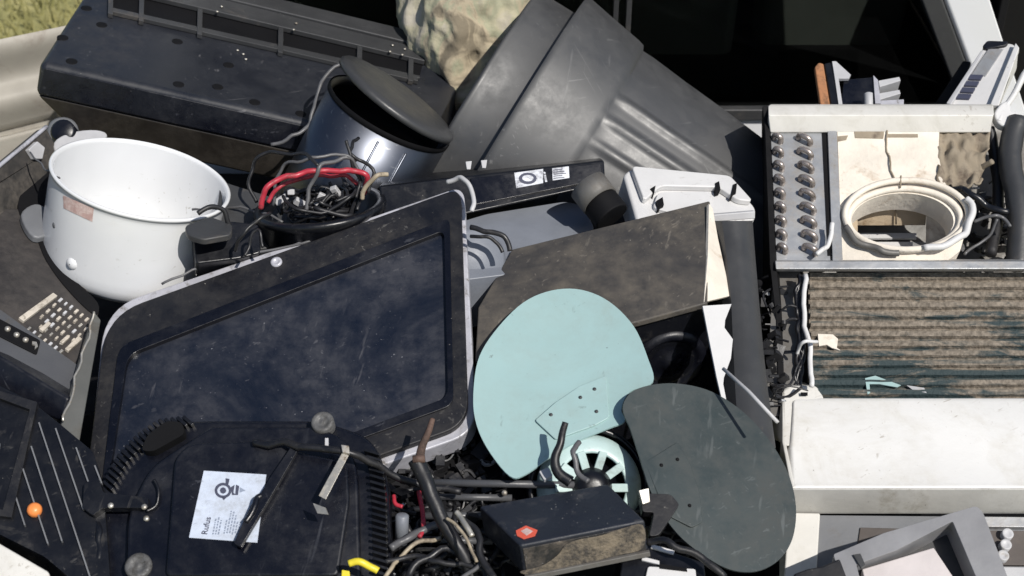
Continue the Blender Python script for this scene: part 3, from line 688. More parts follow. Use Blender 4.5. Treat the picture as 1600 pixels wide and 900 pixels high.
# lower left heater with ribbed grille
t = thing('heater', 'black ribbed heater with pale fins and one orange knob, lower left corner', 'heater')
HP = Plane((60, 640, 2.06), (160, 760, 2.0), (0, 810, 1.96))
part(prism('body', BLK, HP, rrect([(-90, 560), (58, 634), (96, 664), (146, 706), (162, 762), (176, 960), (70, 870), (-90, 790)], 6, 3), -.07, 0, .004), t)
part(ring('frame', BLKDIRTY, HP, [(-80, 590), (60, 632), (20, 812), (-80, 800)], [(-70, 600), (48, 644), (6, 800), (-70, 790)], .0, .008, .0015), t)
for a, b in (((24, 773), (40, 823)), ((37, 735), (76, 852)), ((50, 700), (98, 848)), ((62, 663), (142, 905)), ((88, 672), (131, 798)), ((120, 702), (139, 756)), ((149, 730), (160, 758))):
    d = Vector((b[0]-a[0], b[1]-a[1])).normalized(); nx, ny = -d.y*1.15, d.x*1.15
    part(prism('fin', MIDGREY, HP, [(a[0]-nx, a[1]-ny), (a[0]+nx, a[1]+ny), (b[0]+nx, b[1]+ny), (b[0]-nx, b[1]-ny)], .0, .006), t)
part(lathe('knob', ORG, HP.at(55, 799, .0), HP.n, [(0, .0095), (.005, .0105), (.010, .0088), (.0125, .005), (.013, 0)], 24), t)
o = prism('white_box', CREAM, Plane((0, 850, 1.93), (75, 893, 1.91), (0, 900, 1.9)), [(-100, 795), (0, 848), (76, 892), (96, 960), (-100, 1000)], -.08, 0, .004)
single(o, 'corner of a cream white box lying in the bottom left corner', 'box')
t = thing('dark_case', 'dark scuffed equipment case between fax machine and ribbed heater', 'case')
part(prism('body', BLK, Plane((0, 620, 2.08), (90, 680, 2.06), (0, 720, 2.04)), [(-120, 560), (0, 600), (60, 632), (86, 690), (50, 720), (-120, 760)], -.06, 0, .004), t)
part(prism('latch', MIDGREY, Plane((0, 620, 2.075), (90, 680, 2.055), (0, 720, 2.035)), [(-10, 622), (18, 616), (32, 636), (24, 664), (-10, 672)], 0, .006, .002), t)
part(prism('latch', MIDGREY, Plane((0, 620, 2.075), (90, 680, 2.055), (0, 720, 2.035)), [(-10, 706), (8, 700), (2, 745), (-10, 750)], 0.02, .026, .002), t)

# ================================================================ BLACK ROUNDED DEVICE (bottom left centre)
t = thing('robot_vacuum', 'black machine upside down with toothed rim and pale blue paper label, bottom left', 'appliance')
VP = Plane((160, 700, 2.03), (600, 700, 2.02), (300, 900, 1.93))
outl = rrect([(140, 960), (142, 800), (182, 706), (246, 652), (330, 650), (500, 650), (580, 676), (606, 740), (612, 960)], [0, 30, 24, 20, 6, 30, 30, 30, 0], 6)
part(prism('base_shell', BLKG, VP, outl, -.09, -.012, .008, 3), t)
inl = rrect([(196, 960), (200, 800), (236, 730), (280, 700), (330, 668), (500, 668), (545, 690), (560, 740), (566, 960)], [0, 30, 24, 20, 6, 20, 20, 20, 0], 6)
part(prism('top_panel', BLKG, VP, inl, -.014, .004, .005, 3), t)
part(prism('raised_plate', BLKG, VP, rrect([(262, 905), (276, 720), (300, 698), (440, 694), (470, 712), (545, 728), (548, 790), (530, 905)], [10, 16, 16, 10, 8, 10, 10, 10], 5), .003, .014, .004, 3), t)
# teeth round the rim
def along(pts, step):
    out = []; acc = 0
    for a, b in zip(pts, pts[1:]):
        a = Vector(a); b = Vector(b); L = (b-a).length; tt = -acc
        while tt + step <= L:
            tt += step; q = a+(b-a)*(tt/L); out.append((q.x, q.y, (b-a).normalized()))
        acc = L - tt if L - tt < step else 0
    return out
bm = bmesh.new()
for x, y, d in along([(150, 780), (166, 744), (184, 712), (214, 680), (246, 658), (290, 652)], 9.5):
    add_prism(bm, VP, [(x-3, y-1), (x+1, y-5), (x+16, y+8), (x+12, y+12)], -.013, -.001)
part(mesh_from(bm, 'toothed_edge', BLK, False, .0008), t); bm = bmesh.new()
for x, y, d in along([(582, 700), (592, 740), (596, 800), (598, 905)], 10):
    add_prism(bm, VP, [(x-16, y-4), (x-14, y-8), (x+10, y-1), (x+8, y+3)], -.013, .003)
part(mesh_from(bm, 'toothed_edge', BLK, False, .0008), t)
part(prism('handle_slot', BLKD, VP, rrect([(222, 706), (232, 682), (262, 660), (286, 662), (290, 680), (262, 696), (240, 708)], 7, 4), -.012, .0055), t)
for x, y, r in ((505, 663, .0165), (218, 887, .0185), (482, 891, .017), (330, 893, .004)):
    fo = lathe('foot', FOOTM if r > .01 else BLKD, VP.at(x, y, .0), VP.n, [(-.01, r), (.008, r), (.0105, r*.85), (.0095, r*.55), (.0085, r*.5), (.0075, r*.25), (.0095, r*.1)], 28, cap1=True); part(fo, t)
lab = part(prism('label', LABEL, VP, [(322, 742), (419, 748), (405, 854), (299, 846)], .0142, .0150), t)
H = .0155
LPn = VP
part(ring('emblem', INK, VP, disc_pix(352, 773, 13, 12, 20), disc_pix(352, 773, 9, 8, 20), .0148, .0156), lab)
part(prism('emblem', INK, VP, disc_pix(352, 773, 5, 5, 8), .0148, .0156), lab)
for q in ([(356, 754), (362, 755), (360, 764), (356, 763)], [(350, 784), (357, 784), (353, 788)], [(364, 768), (370, 764), (368, 776), (372, 780), (366, 780)], [(372, 764), (377, 766), (375, 780), (371, 780)]):
    part(prism('emblem', INK, VP, q, .0148, .0156), lab)
part(prism('emblem', INKL, VP, [(378, 768), (387, 773), (378, 776)], .0148, .0156), lab)
part(text_mesh('lettering', INK, 'Rufus', VP, 327, 842, 6.5, -28, 13, H, .01), lab)
random.seed(3)
for i in range(11):
    x0 = 336+i*4.3; 
    if i in (3, ): continue
    y1 = 842 - random.uniform(0, 3); y0 = y1 - random.choice((18, 24, 28, 34))
    bm = bmesh.new(); y = y1
    while y > y0:
        l_ = random.uniform(1.5, 4.5)
        xx = x0 + (842-y)*.2
        add_prism(bm, VP, [(xx-1.1, y), (xx+1.1, y), (xx+1.1+l_*.2, y-l_), (xx-1.1+l_*.2, y-l_)], .0148, .0155); y -= l_+1.6
    part(mesh_from(bm, 'fine_print', INKL), lab)
# side connector
cn = part(prism('connector', BLK, VP, rrect([(136, 762), (158, 752), (166, 776), (236, 784), (236, 800), (166, 800), (150, 812), (134, 800)], 3, 3), .0, .016, .002), t)
for x, y in ((178, 797), (230, 799), (230, 812)):
    part(lathe('screw', SILVER, VP.at(x, y, .016 if y < 805 else .004), VP.n, [(0, .004), (.002, .004), (.003, .001)], 12, cap1=True), cn)
part(tube('cable_guide', BLK, [VP.at(x, y, .012) for x, y in ((228, 800), (244, 790), (250, 770), (244, 756))], .0022), t)
part(tube('cable_guide', BLK, [VP.at(x, y, .0) for x, y in ((150, 806), (152, 830), (156, 870), (152, 930))], .006), t)
# arm
t = thing('support_arm', 'black bent arm lying across the pale label of the upturned black machine', 'arm')
part(prism('arm', BLKG, VP, rrect([(462, 707), (471, 714), (440, 768), (414, 812), (382, 866), (371, 860), (398, 800), (408, 790), (430, 754)], 3, 3), .020, .028, .002), t)
part(tube('hook', BLKG, [VP.at(x, y, .030) for x, y in ((411, 786), (404, 792), (399, 804), (392, 824))], .0045), t)
o = tube('rod', BLKDIRTY, [VP.at(400, 702, .018), VP.at(462, 708, .03), VP.at(548, 724, .034), P(640, 752, 2.02), P(720, 768, 2.02)], .0052, 10)
single(o, 'thin black rod crossing from the upturned machine toward the bottom wires', 'rod')
t = thing('metal_bracket', 'small bent silver metal bracket standing on the black upturned machine', 'bracket')
part(prism('strip', SILVER, VP, [(541, 728), (551, 732), (516, 800), (505, 794)], .044, .046, .0005), t)
part(prism('tab', SILVER, Plane((490, 786, 1.92), (512, 800, 1.91), (495, 800, 1.915)), [(489, 786), (508, 793), (513, 804), (496, 802)], -.002, 0), t)
part(prism('tab', SILVER, VP, [(540, 718), (552, 720), (553, 732), (542, 730)], .046, .052, .001), t)
part(prism('pin', LTGREY, VP, [(513, 700), (518, 700), (518, 716), (513, 715)], .03, .034), t)

# ================================================================ HINGED HANDLE / wires, bottom centre
t = thing('lever_arm', 'black arm with rusty steel tip leaning over the wires, left of fan blade', 'arm')
part(tube('rusty_tip', RUST, px3([(676, 654, 2.0), (668, 680, 1.99), (660, 700, 1.985), (655, 722, 1.98)]), lambda u: .0038+.003*u, 8), t)
part(tube('arm', BLKDIRTY, px3([(650, 718, 1.975), (664, 750, 1.965), (680, 790, 1.955), (700, 830, 1.945), (725, 868, 1.94), (745, 930, 1.94)]), lambda u: .0115-.003*u, 10), t)
part(tube('collar', RUST, px3([(645, 718, 1.965), (664, 716, 1.965)]), .006, 8, 2), t)
t = thing('metal_rack', 'black metal rack with parallel bars behind the small black battery', 'rack')
for (a, b, r) in (((668, 754, 2.035), (905, 758, 2.035), .0055), ((660, 776, 2.05), (800, 778, 2.04), .005), ((660, 806, 2.03), (760, 806, 2.03), .006), ((640, 842, 2.0), (770, 846, 2.0), .005)):
    part(tube('bar', FXG, [P(*a), P(*b)], r, 10, 0), t)
part(lathe('bolt', SILVER, P(788, 770, 2.03), W(0, 0, -1), [(0, .004), (.003, .004), (.004, 0)], 10), t)
part(prism('plate', BLKD, Plane((640, 740, 2.12), (900, 740, 2.12), (640, 860, 2.04)), [(600, 700), (980, 720), (960, 900), (600, 930)], -.02, 0), t)
def wire(pts, r, m, lab, dz=0):
    return single(tube('wire', m, px3([(x, y, D(y)-.03+dz) for x, y in pts]), r), lab, 'wire')
wire([(610, 858), (640, 838), (670, 822), (700, 822), (730, 830)], .0055, GREYC, 'thick grey wire curling under the black arm')
wire([(604, 905), (625, 870), (660, 846), (690, 842)], .003, PALEW, 'cream wire curving up from bottom edge')
wire([(640, 905), (650, 880), (690, 862), (740, 870), (760, 905)], .005, RUBBER, 'black wire arching at bottom edge beside battery')
wire([(655, 770), (660, 790), (662, 815), (656, 840)], .0035, RED, 'short thin red wire among the black ones, bottom centre')
wire([(612, 770), (618, 785), (628, 790)], .003, RED, 'tiny red wire end near the toothed rim')
wire([(700, 810), (715, 822), (730, 850), (742, 880)], .0022, PALEW, 'pale wire hanging beside the black arm', -.06)
wire([(712, 800), (728, 812), (738, 835)], .004, SILVER, 'bare shiny wire end at the left of the battery', -.05)
wire([(720, 812), (745, 830), (752, 860), (770, 905)], .005, RUBBER, 'black wire running down left of battery', -.03)
wire([(760, 870), (740, 885), (720, 905)], .003, GREYC, 'short grey wire at bottom edge left of the battery', -.02)
wire([(600, 880), (640, 868), (700, 880), (760, 890)], .004, RUBBER, 'lowest black wire running sideways at bottom edge')
bm = bmesh.new()
for i in range(60):
    x = random.uniform(600, 790); y = random.uniform(760, 910); q = []
    a = random.uniform(0, 6.28)
    for j in range(6):
        q.append(P(x, y, D(y)+random.uniform(0.0, .05))); a += random.uniform(-.9, .9); x += math.cos(a)*22; y += math.sin(a)*16
    add_tube(bm, q, random.choice((.002, .003, .0045)), 6, 4)
single(mesh_from(bm, 'wire_tangle', RUBBER, True), 'dense tangle of thin black wires around the battery, bottom centre', 'wires', kind='stuff')
o = lathe('capacitor', BLUEGREY, P(628, 818, 2.0), W(.05, -1, -.3), [(-.03, .0095), (.012, .0095), (.014, .007), (.014, 0)], 20, cap0=True)
single(o, 'small blue grey cylinder capacitor standing among the wires', 'capacitor')
t = thing('yellow_clip', 'bright yellow plastic clip at bottom edge beside the black machine', 'clip')
part(tube('loop', YEL, px3([(543, 884, 1.88), (565, 880, 1.88), (592, 890, 1.88)]), .005, 8), t)
part(prism('tab', YEL, Plane((530, 890, 1.88), (560, 890, 1.88), (535, 920, 1.87)), [(534, 890), (546, 892), (548, 925), (532, 925)], -.006, 0, .001), t)

# ================================================================ VCR and small stuff, centre top
t = thing('video_recorder', 'flat black recorder with pale worn sticker, in front of the big trash can', 'video recorder')
VF = Plane((735, 272, 2.45), (943, 250, 2.50), (745, 332, 2.42))
vt = (P(590, 286, 2.41)+W(0, 0, 1)*0)
ff = [P(592, 290, 2.43), P(944, 250, 2.51), P(946, 288, 2.49), P(600, 362, 2.39)]
dv = W(-.02, -.16, 1)*.16
add = bmesh.new(); add_loopstack(add, [ff, [p+dv for p in ff]]); part(mesh_from(add, 'case', BLK, False, .004), t)
VF = Plane((592, 290, 2.43), (944, 250, 2.51), (946, 288, 2.49))
part(prism('faceplate', BLKG, VF, [(735, 280), (938, 257), (940, 282), (738, 322)], .0, .004, .001), t)
st = part(prism('sticker', LABELW, VF, [(803, 272), (848, 266), (848, 288), (806, 296)], .004, .0048), t)
part(prism('emblem', INK, VF, disc_pix(824, 281, 14, 9, 16), .0048, .0054), st)
part(prism('emblem', LABELW, VF, disc_pix(824, 281, 9, 5, 16), .0055, .006), st)
st = part(prism('sticker', LABELW, VF, [(862, 265), (888, 262), (889, 280), (863, 284)], .004, .0048), t)
for k_ in range(5): part(prism('fine_print', INK, VF, [(864, 267.5+k_*3.2), (878+k_ % 3*3, 266+k_*3.2), (878+k_ % 3*3, 267+k_*3.2), (864, 268.6+k_*3.2)], .0048, .0053), st)
part(text_mesh('lettering', LABELW, 'i', VF, 850, 286, 20, -2, 26, .0045, .02), t)
for x, y in ((731, 258), (755, 256)):
    part(prism('clip', LTGREY, VF, [(x-4, y-4), (x+6, y-5), (x+4, y+8), (x-2, y+8)], .0, .004, .001), t)
t = thing('rounded_monitor', 'blue grey rounded casing tucked between the television and the dusty lid', 'casing')
BP = Plane((745, 340, 2.45), (920, 350, 2.47), (800, 395, 2.37))
part(prism('body', BLUEGREY, BP, rrect([(700, 352), (760, 334), (885, 314), (912, 322), (930, 358), (860, 420), (700, 440)], [5, 8, 12, 12, 8, 8, 5], 4), -.10, 0, .008, 3), t)
part(lathe('round_end', BLUEGREY, P(742, 405, 2.33), W(.25, -.1, -1), [(-.05, .052), (0, .052), (.008, .045), (.010, .0)], 40), t)
part(tube('cord', RUBBER, px3([(738, 358, 2.28), (765, 360, 2.27), (785, 372, 2.27), (794, 392, 2.27)]), .0045), t)
part(tube('cord', RUBBER, px3([(738, 370, 2.27), (760, 372, 2.26), (776, 382, 2.26), (784, 396, 2.26)]), .003), t)
t = thing('black_cylinder', 'short black cylinder with a pale shiny top behind the dusty lid', 'cylinder')
part(lathe('body', BLKD, P(930, 306, 2.42), W(.55, .75, -.35), [(-.02, .001), (-.02, .030), (.0, .032), (.05, .032), (.05, .001)], 36, bevel=.003), t)
part(lathe('sleeve', GALVD, P(926, 300, 2.415), W(.55, .75, -.35), [(-.018, .020), (-.015, .0335), (.022, .0335), (.022, .03)], 36), t)
t = thing('handset_base', 'off white telephone base with moulded hollows, right of the black cylinder', 'telephone')
WP = Plane((980, 270, 2.46), (1175, 320, 2.46), (1000, 335, 2.38))
part(prism('body', WPLAS, WP, rrect([(974, 272), (985, 263), (1142, 279), (1182, 325), (1180, 342), (1060, 352), (996, 348)], [6, 6, 14, 8, 6, 4, 8], 4), -.05, 0, .006, 3), t)
part(prism('upper_rim', WPLAS, WP, rrect([(984, 267), (1138, 282), (1174, 322), (1150, 320), (1120, 300), (1030, 298), (1004, 322)], 8, 4), 0, .012, .005, 3), t)
part(prism('cradle', WPLAS, WP, rrect([(1026, 306), (1110, 304), (1108, 326), (1050, 338), (1018, 330)], 8, 4), 0, .008, .003, 3), t)
for q in ([(1013, 305), (1021, 300), (1019, 312)], [(1022, 324), (1032, 318), (1034, 330), (1026, 334)], [(1114, 296), (1120, 293), (1122, 306), (1116, 308)], [(1142, 298), (1148, 296), (1146, 312), (1138, 316)]):
    part(prism('slot', BLKD, WP, q, .001, .0145), t)
part(prism('front_lip', LTGREY, Plane((1112, 346, 2.36), (1180, 340, 2.37), (1114, 375, 2.37)), [(1108, 336), (1180, 330), (1180, 342), (1116, 347)], -.01, 0, .002), t)

# ================================================================ DUSTY BOX + speaker
t = thing('speaker_cabinet', 'large black speaker cabinet with dust smeared top behind the pale fan blade', 'speaker')
A, B, C_, D_ = (800, 389, 2.36), (1109, 313, 2.38), (1104, 472, 2.20), (742, 566, 2.14)
BPl = Plane(A, B, C_)
tp = [(800, 389), (1109, 313), (1105, 473), (1005, 500), (742, 566), (747, 480)]
part(prism('top', DUSTBOX, BPl, tp, -.012, 0, .003, 3), t)
inw = -BPl.n
pb = [BPl.at(x, y, -.0121) for x, y in ((806, 394), (1103, 322), (1100, 470), (745, 560))]
bm = bmesh.new(); dwn = (inw + Vector((.06, -.06, -.12))).normalized()*.24
add_loopstack(bm, [pb, [p+dwn for p in pb]]); part(mesh_from(bm, 'cabinet', BLK, False, .004), t)
# speaker cone on the front side
fn = (pb[3]-pb[2]).cross(dwn).normalized(); fn = fn if fn.dot(CAM-pb[2]) > 0 else -fn
def onp(px, py, p0, n_):
    r = P(px, py, 1)-CAM; return CAM + r*((p0-CAM).dot(n_)/r.dot(n_))
sc = onp(1046, 566, pb[2], fn)
sp = part(lathe('cone', BLKG, sc, fn, [(-.002, .062), (.004, .060), (.008, .052), (.004, .046), (-.001, .040), (.0025, .014), (.006, .010), (.0075, 0)], 48), t)
# white side, its sunlit parts shaped as pale slabs
sn = (pb[1]-pb[2]).cross(dwn).normalized(); sn = sn if sn.x > 0 else -sn
part(prism('sunlit_sliver', FOAM, Plane((1110, 320, 2.36), (1142, 462, 2.26), (1100, 472, 2.2)), [(1108, 318), (1114, 326), (1122, 372), (1142, 462), (1100, 472), (1106, 400)], -.006, 0, .0008), t, 'cream sliver shaped as sunlight on the side, beside the dusty top')  # pale slab stands for sun on the shaded cabinet side
part(prism('sunlit_patch', WPLAS, Plane((1102, 478, 2.19), (1144, 476, 2.2), (1134, 640, 2.1)), [(1098, 478), (1143, 475), (1133, 500), (1132, 512), (1145, 530), (1142, 560), (1131, 590), (1130, 600), (1138, 642), (1133, 646), (1120, 590), (1108, 530)], -.004, 0), t, 'white patch shaped as sunlight on the cabinet side')  # jagged white slab outlines a second sunlit patch of that side
# grey curved casing right of it
t = thing('grey_casing', 'smooth dark grey upright casing between the speaker cabinet and the air conditioner', 'casing')
bm = bmesh.new()
loops = []
for (x0, x1, y, d) in ((1112, 1176, 345, 2.34), (1120, 1180, 400, 2.31), (1128, 1186, 470, 2.26), (1130, 1192, 540, 2.21), (1132, 1200, 610, 2.15), (1136, 1212, 700, 2.09)):
    loops.append([P(x0, y, d+.01), P(x0+(x1-x0)*.25, y, d-.012), P(x0+(x1-x0)*.5, y, d-.016), P(x0+(x1-x0)*.75, y, d-.012), P(x1, y, d+.01), P(x1, y, d+.12), P(x0, y, d+.12)])
add_loopstack(bm, loops); part(auto_smooth(mesh_from(bm, 'shell', DKGREY, True, .0), 40), t)
o = tube('thin_rod', LTGREY, [P(1130, 576, 2.08), P(1170, 612, 2.04), P(1215, 660, 2.0)], .0028, 8, 0)
single(o, 'thin pale metal rod leaning down toward the air conditioner', 'rod')

# ================================================================ FAN
t = thing('electric_fan', 'dismantled electric fan with one pale teal blade and one dark green grey blade', 'fan')
FPn = Plane((742, 600, 2.13), (1020, 600, 2.11), (880, 750, 2.01))
o1 = [(1020, 603), (1012, 565), (990, 515), (952, 476), (908, 457), (862, 458), (818, 477), (778, 517), (750, 562), (741, 612), (743, 660), (761, 705), (797, 750), (822, 746), (858, 718), (900, 692), (950, 672), (976, 662), (971, 642), (984, 616)]
b1 = [(p.x, p.y) for p in catmull([Vector(p) for p in o1], 5, True)]
part(dish('blade', TEAL, FPn, b1, .003, lambda x, y, s: .010*((x-880)/140)**2+.006*((y-600)/140)**2), t, 'pale teal blade, left')
mp_ = rrect([(836, 660), (868, 632), (905, 607), (947, 590), (952, 656), (930, 668), (885, 684), (868, 690)], [4, 3, 3, 5, 4, 3, 3, 3], 4)
part(prism('blade_mount', TEAL, FPn, mp_, .003, .0062, .0012), t)
for x, y in ((861, 652), (929, 612), (932, 647), (907, 625)):
    part(lathe('rivet', DKGREY, FPn.at(x, y, .006), FPn.n, [(0, .003), (.0015, .0026), (.002, .001)], 10, cap1=True), t)
FP2 = Plane((985, 640, 2.06), (1230, 760, 2.04), (1080, 880, 1.94))
o2 = [(971, 642), (985, 616), (1018, 603), (1062, 600), (1112, 612), (1160, 644), (1200, 690), (1228, 742), (1240, 795), (1235, 845), (1214, 878), (1180, 894), (1140, 890), (1100, 868), (1062, 838), (1032, 800), (1012, 760), (998, 716), (984, 676)]
b2 = [(p.x, p.y) for p in catmull([Vector(p) for p in o2], 5, True)]
part(dish('blade', DTEAL, FP2, b2, .003, lambda x, y, s: .008*((x-1100)/130)**2), t, 'dark green grey blade, right')
part(prism('blade_mount', DTEAL, FP2, rrect([(1006, 724), (1058, 692), (1078, 728), (1092, 772), (1096, 818), (1080, 826), (1040, 806)], 5, 4), .001, .004, .001), t)
for x, y in ((1057, 720), (1032, 729), (1076, 792)): part(lathe('rivet', BLKD, FP2.at(x, y, .004), FP2.n, [(0, .0028), (.0015, .0024), (.002, .001)], 10, cap1=True), t)
# hub
hc = P(922, 762, 2.055); hn = W(.12, -.12, -1); k = 2.03/FPX
hu, hv = basis(hn, RT)
part(lathe('hub_ring', BLK, hc, hn, [(-.05, 98*k), (-.012, 98*k), (-.008, 94*k), (-.010, 89*k), (-.03, 86*k)], 64, cap0=True), t)
part(lathe('cover', PAQUA, hc, hn, [(-.012, 84*k), (.002, 82*k), (.012, 72*k), (.016, 58*k), (.016, 55*k), (.011, 54*k)], 64), t)
part(lathe('motor', BLK, hc, hn, [(-.02, 57*k), (.0, 40*k), (.022, 30*k), (.034, 22*k), (.037, 10*k), (.037, 0)], 40), t)
for a in range(0, 360, 36):
    d_ = hu*math.cos(R(a)) + hv*math.sin(R(a)); tt = hu*-math.sin(R(a)) + hv*math.cos(R(a))
    bm = bmesh.new(); add_box(bm, hc+hn*.016+d_*(41*k), d_*(18*k)+hn*.002, tt*(6.6*k), hn*.003)
    part(mesh_from(bm, 'vane', PAQUA, False, .0012), t)
part(tube('bracket', BLKDIRTY, px3([(883, 660, 2.0), (876, 690, 1.995), (868, 712, 1.99), (872, 735, 1.985), (892, 752, 1.98)]), lambda u: .0045+.004*u, 10), t)
part(tube('wire', GREYC, px3([(905, 690, 1.99), (898, 712, 1.97), (902, 735, 1.96), (918, 752, 1.95)]), .004), t)
o = prism('hinge_piece', BLKDIRTY, Plane((1000, 770, 1.98), (1060, 780, 1.98), (1020, 830, 1.95)), rrect([(1000, 770), (1048, 772), (1062, 788), (1046, 812), (1030, 836), (1014, 838), (1022, 800), (1004, 800)], 5, 3), -.016, 0, .003)
single(o, 'black angled hinge piece between battery and dark fan blade', 'hinge')
o = prism('clamp', SILVER, Plane((995, 760, 1.97), (1020, 770, 1.97), (1000, 790, 1.96)), [(998, 766), (1014, 762), (1016, 784), (1004, 788)], -.006, 0, .001)
single(o, 'small shiny clamp at the right end of the battery', 'clamp')
o = prism('connector_block', LTGREY, Plane((840, 735, 2.01), (865, 735, 2.01), (845, 750, 2.0)), rrect([(842, 736), (856, 730), (864, 742), (850, 750)], 2, 2), -.008, 0, .001)
single(o, 'tiny pale connector at the lower tip of the teal blade', 'connector')

# ================================================================ BATTERY
t = thing('battery', 'black sealed battery with red sticker and muddy front, bottom centre', 'battery')
T = [P(748, 790, 1.98), P(950, 755, 1.985), P(1008, 813, 1.90), P(812, 852, 1.885)]
nb = (T[1]-T[0]).cross(T[3]-T[0]).normalized(); nb = nb if nb.z > 0 else -nb
dn = (P(800, 902, 1.90)-T[3])
bm = bmesh.new(); add_loopstack(bm, [T, [p-nb*.050+dn*.0 for p in T]])
BATM = mat('battery_case', (.014, .017, .026), .42, dirt=(.05, .05, .055), damt=.3, dscale=20, speck=(.3, .29, .27), spamt=.1)
part(mesh_from(bm, 'case', BATM, False, .004, 3), t)
fnn = (T[2]-T[3]).cross(nb).normalized(); fnn = fnn if fnn.dot(CAM-T[3]) > 0 else -fnn
q = [T[3]*.98+T[2]*.02-nb*.006, T[2]*.98+T[3]*.02-nb*.006, T[2]*.98+T[3]*.02-nb*.050, T[3]*.98+T[2]*.02-nb*.050]
bm = bmesh.new(); add_loopstack(bm, [[p+fnn*.0012 for p in q], [p-fnn*.002 for p in q]])
part(mesh_from(bm, 'front_face', mat('muddy_case', (.02, .02, .021), .5, dirt=(.12, .10, .08), damt=.34, dscale=25, dsharp=.2, bump=.4, speck=(.5, .5, .5), spamt=.12), False, .0006), t)
bm = bmesh.new(); ov = (T[2]-T[3]).normalized(); bc_ = (q[2]+q[3])/2+fnn*.003-nb*.002; add_box(bm, bc_, ov*(.086), nb*.004, fnn*.003)
part(mesh_from(bm, 'bottom_rim', GALVD, False, .001), t)
class NPl(Plane):
    def __init__(s, o, n): s.o = o; s.n = n
FNP = NPl(q[0]+fnn*.0013, fnn)
part(prism('mud_crust', mat('dried_mud', (.20, .165, .12), .9, dirt=(.05, .045, .04), damt=.42, dscale=22, bump=.8, bscale=150), FNP, [(q_.x, q_.y) for q_ in catmull([Vector(v_) for v_ in ((812, 893), (846, 884), (872, 866), (884, 850), (908, 842), (940, 836), (970, 826), (1004, 820), (1004, 856), (960, 868), (900, 884), (840, 898))], 4, True)], 0, .0012, .0005), t)
BT = NPl(T[3], nb)
rs = part(prism('sticker', REDL, BT, [(806, 830), (822, 822), (840, 829), (836, 838), (818, 843), (808, 838)], .0003, .001), t)
part(prism('emblem', PINKS, BT, [(814, 831), (823, 826), (833, 831), (823, 838)], .001, .0013), rs)
# bottom bits
t = thing('white_socket', 'white plastic socket strip with slots at bottom edge right of battery', 'socket')
SP = Plane((980, 870, 1.93), (1095, 890, 1.92), (985, 920, 1.9))
part(prism('body', BLK, SP, [(975, 845), (1010, 848), (1100, 878), (1110, 960), (960, 960)], -.03, 0, .003), t)
part(prism('strip', WPLAS, SP, [(1018, 852), (1054, 862), (1052, 868), (1016, 858)], .0, .004, .001), t)
part(prism('strip', WPLAS, SP, [(1003, 871), (1030, 878), (1030, 884), (1002, 877)], .0, .004, .001), t)
part(prism('frame', WPLAS, SP, rrect([(1012, 888), (1086, 892), (1090, 940), (1000, 940)], 3, 2), .0, .006, .001), t)
part(prism('slot', BLKD, SP, [(1030, 885), (1072, 892), (1073, 897), (1030, 892)], .005, .0075), t)
o = tube('cable', BLKDIRTY, px3([(1010, 845, 1.92), (1050, 848, 1.91), (1095, 868, 1.9), (1130, 905, 1.89)]), .005)
single(o, 'black cable curving round the white socket at bottom edge', 'cable')

# ================================================================ AIR CONDITIONER
t = thing('air_conditioner', 'big opened window air conditioner with dirty fins and white housing, right side', 'air conditioner')
def row(x0, x1, y, d): return P(x0, y, d), P(x1, y, d)
XR = 1720
def band(name, m, pts, bevel=.003, seg=2, back=.05):
    """pts: list of (xl, xr, y, d) down the face; closed at the back"""
    bm = bmesh.new()
    fl = [P(a, y, d) for a, b, y, d in pts]; fr = [P(b, y, d) for a, b, y, d in pts]
    bl = [p+FW*back for p in fl[::-1]]; br = [p+FW*back for p in fr[::-1]]
    add_loopstack(bm, [fl+bl, fr+br]); return part(mesh_from(bm, name, m, False, bevel, seg), t)
band('top_lip', CREAM, [(1204, 1552, 163, 2.585), (1200, 1552, 166, 2.565), (1200, 1554, 180, 2.545), (1202, 1550, 183, 2.546), (1204, 1548, 207, 2.555)], .002, 2, .03)
# back and side walls of the chassis
part(prism('back_wall', GALVD, Plane((1200, 205, 2.66), (1600, 205, 2.66), (1200, 410, 2.60)), [(1206, 180), (XR, 180), (XR, 430), (1212, 430)], -.01, 0), t)
# left side wall
bm = bmesh.new()
side = [P(1200, 166, 2.565), P(1204, 207, 2.555), P(1212, 412, 2.39), P(1222, 500, 2.36), P(1226, 620, 2.27), P(1226, 900, 2.12), P(1200, 900, 2.45), P(1200, 412, 2.72), P(1198, 180, 2.80)]
add_loopstack(bm, [[p - RT*.010 for p in side], side]); part(mesh_from(bm, 'side_wall', BLKD, False, .001), t)
# tube sheet with tube ends
TS = Plane((1204, 207, 2.56), (1300, 207, 2.56), (1212, 412, 2.40))
part(prism('tube_sheet', GALV, TS, [(1204, 206), (1288, 206), (1298, 412), (1212, 412)], -.01, 0, .001), t)
part(prism('rail', GALV, TS, [(1292, 198), (1306, 198), (1316, 412), (1300, 412)], -.01, .006, .001), t)
part(prism('dark_gap', BLKD, TS, [(1284, 208), (1291, 208), (1300, 400), (1293, 400)], .0, .0012), t)
for i in range(9):
    y = 214 + i*21.5
    for (xa, ya, xb, yb) in ((1209+i*.9, y+3, 1219+i*.9, y+9), (1247+i*1.1, y+3, 1265+i*1.1, y+12)):
        if yb > 400: continue
        pts_ = [TS.at(xa, ya, 0), TS.at(xa, ya, .008), TS.at(xa*.75+xb*.25, ya*.75+yb*.25, .0135), TS.at(xa*.25+xb*.75, ya*.25+yb*.75, .0135), TS.at(xb, yb, .008), TS.at(xb, yb, 0)]
        part(tube('tube_bend', COPPER, pts_, .0052, 10, 3), t)
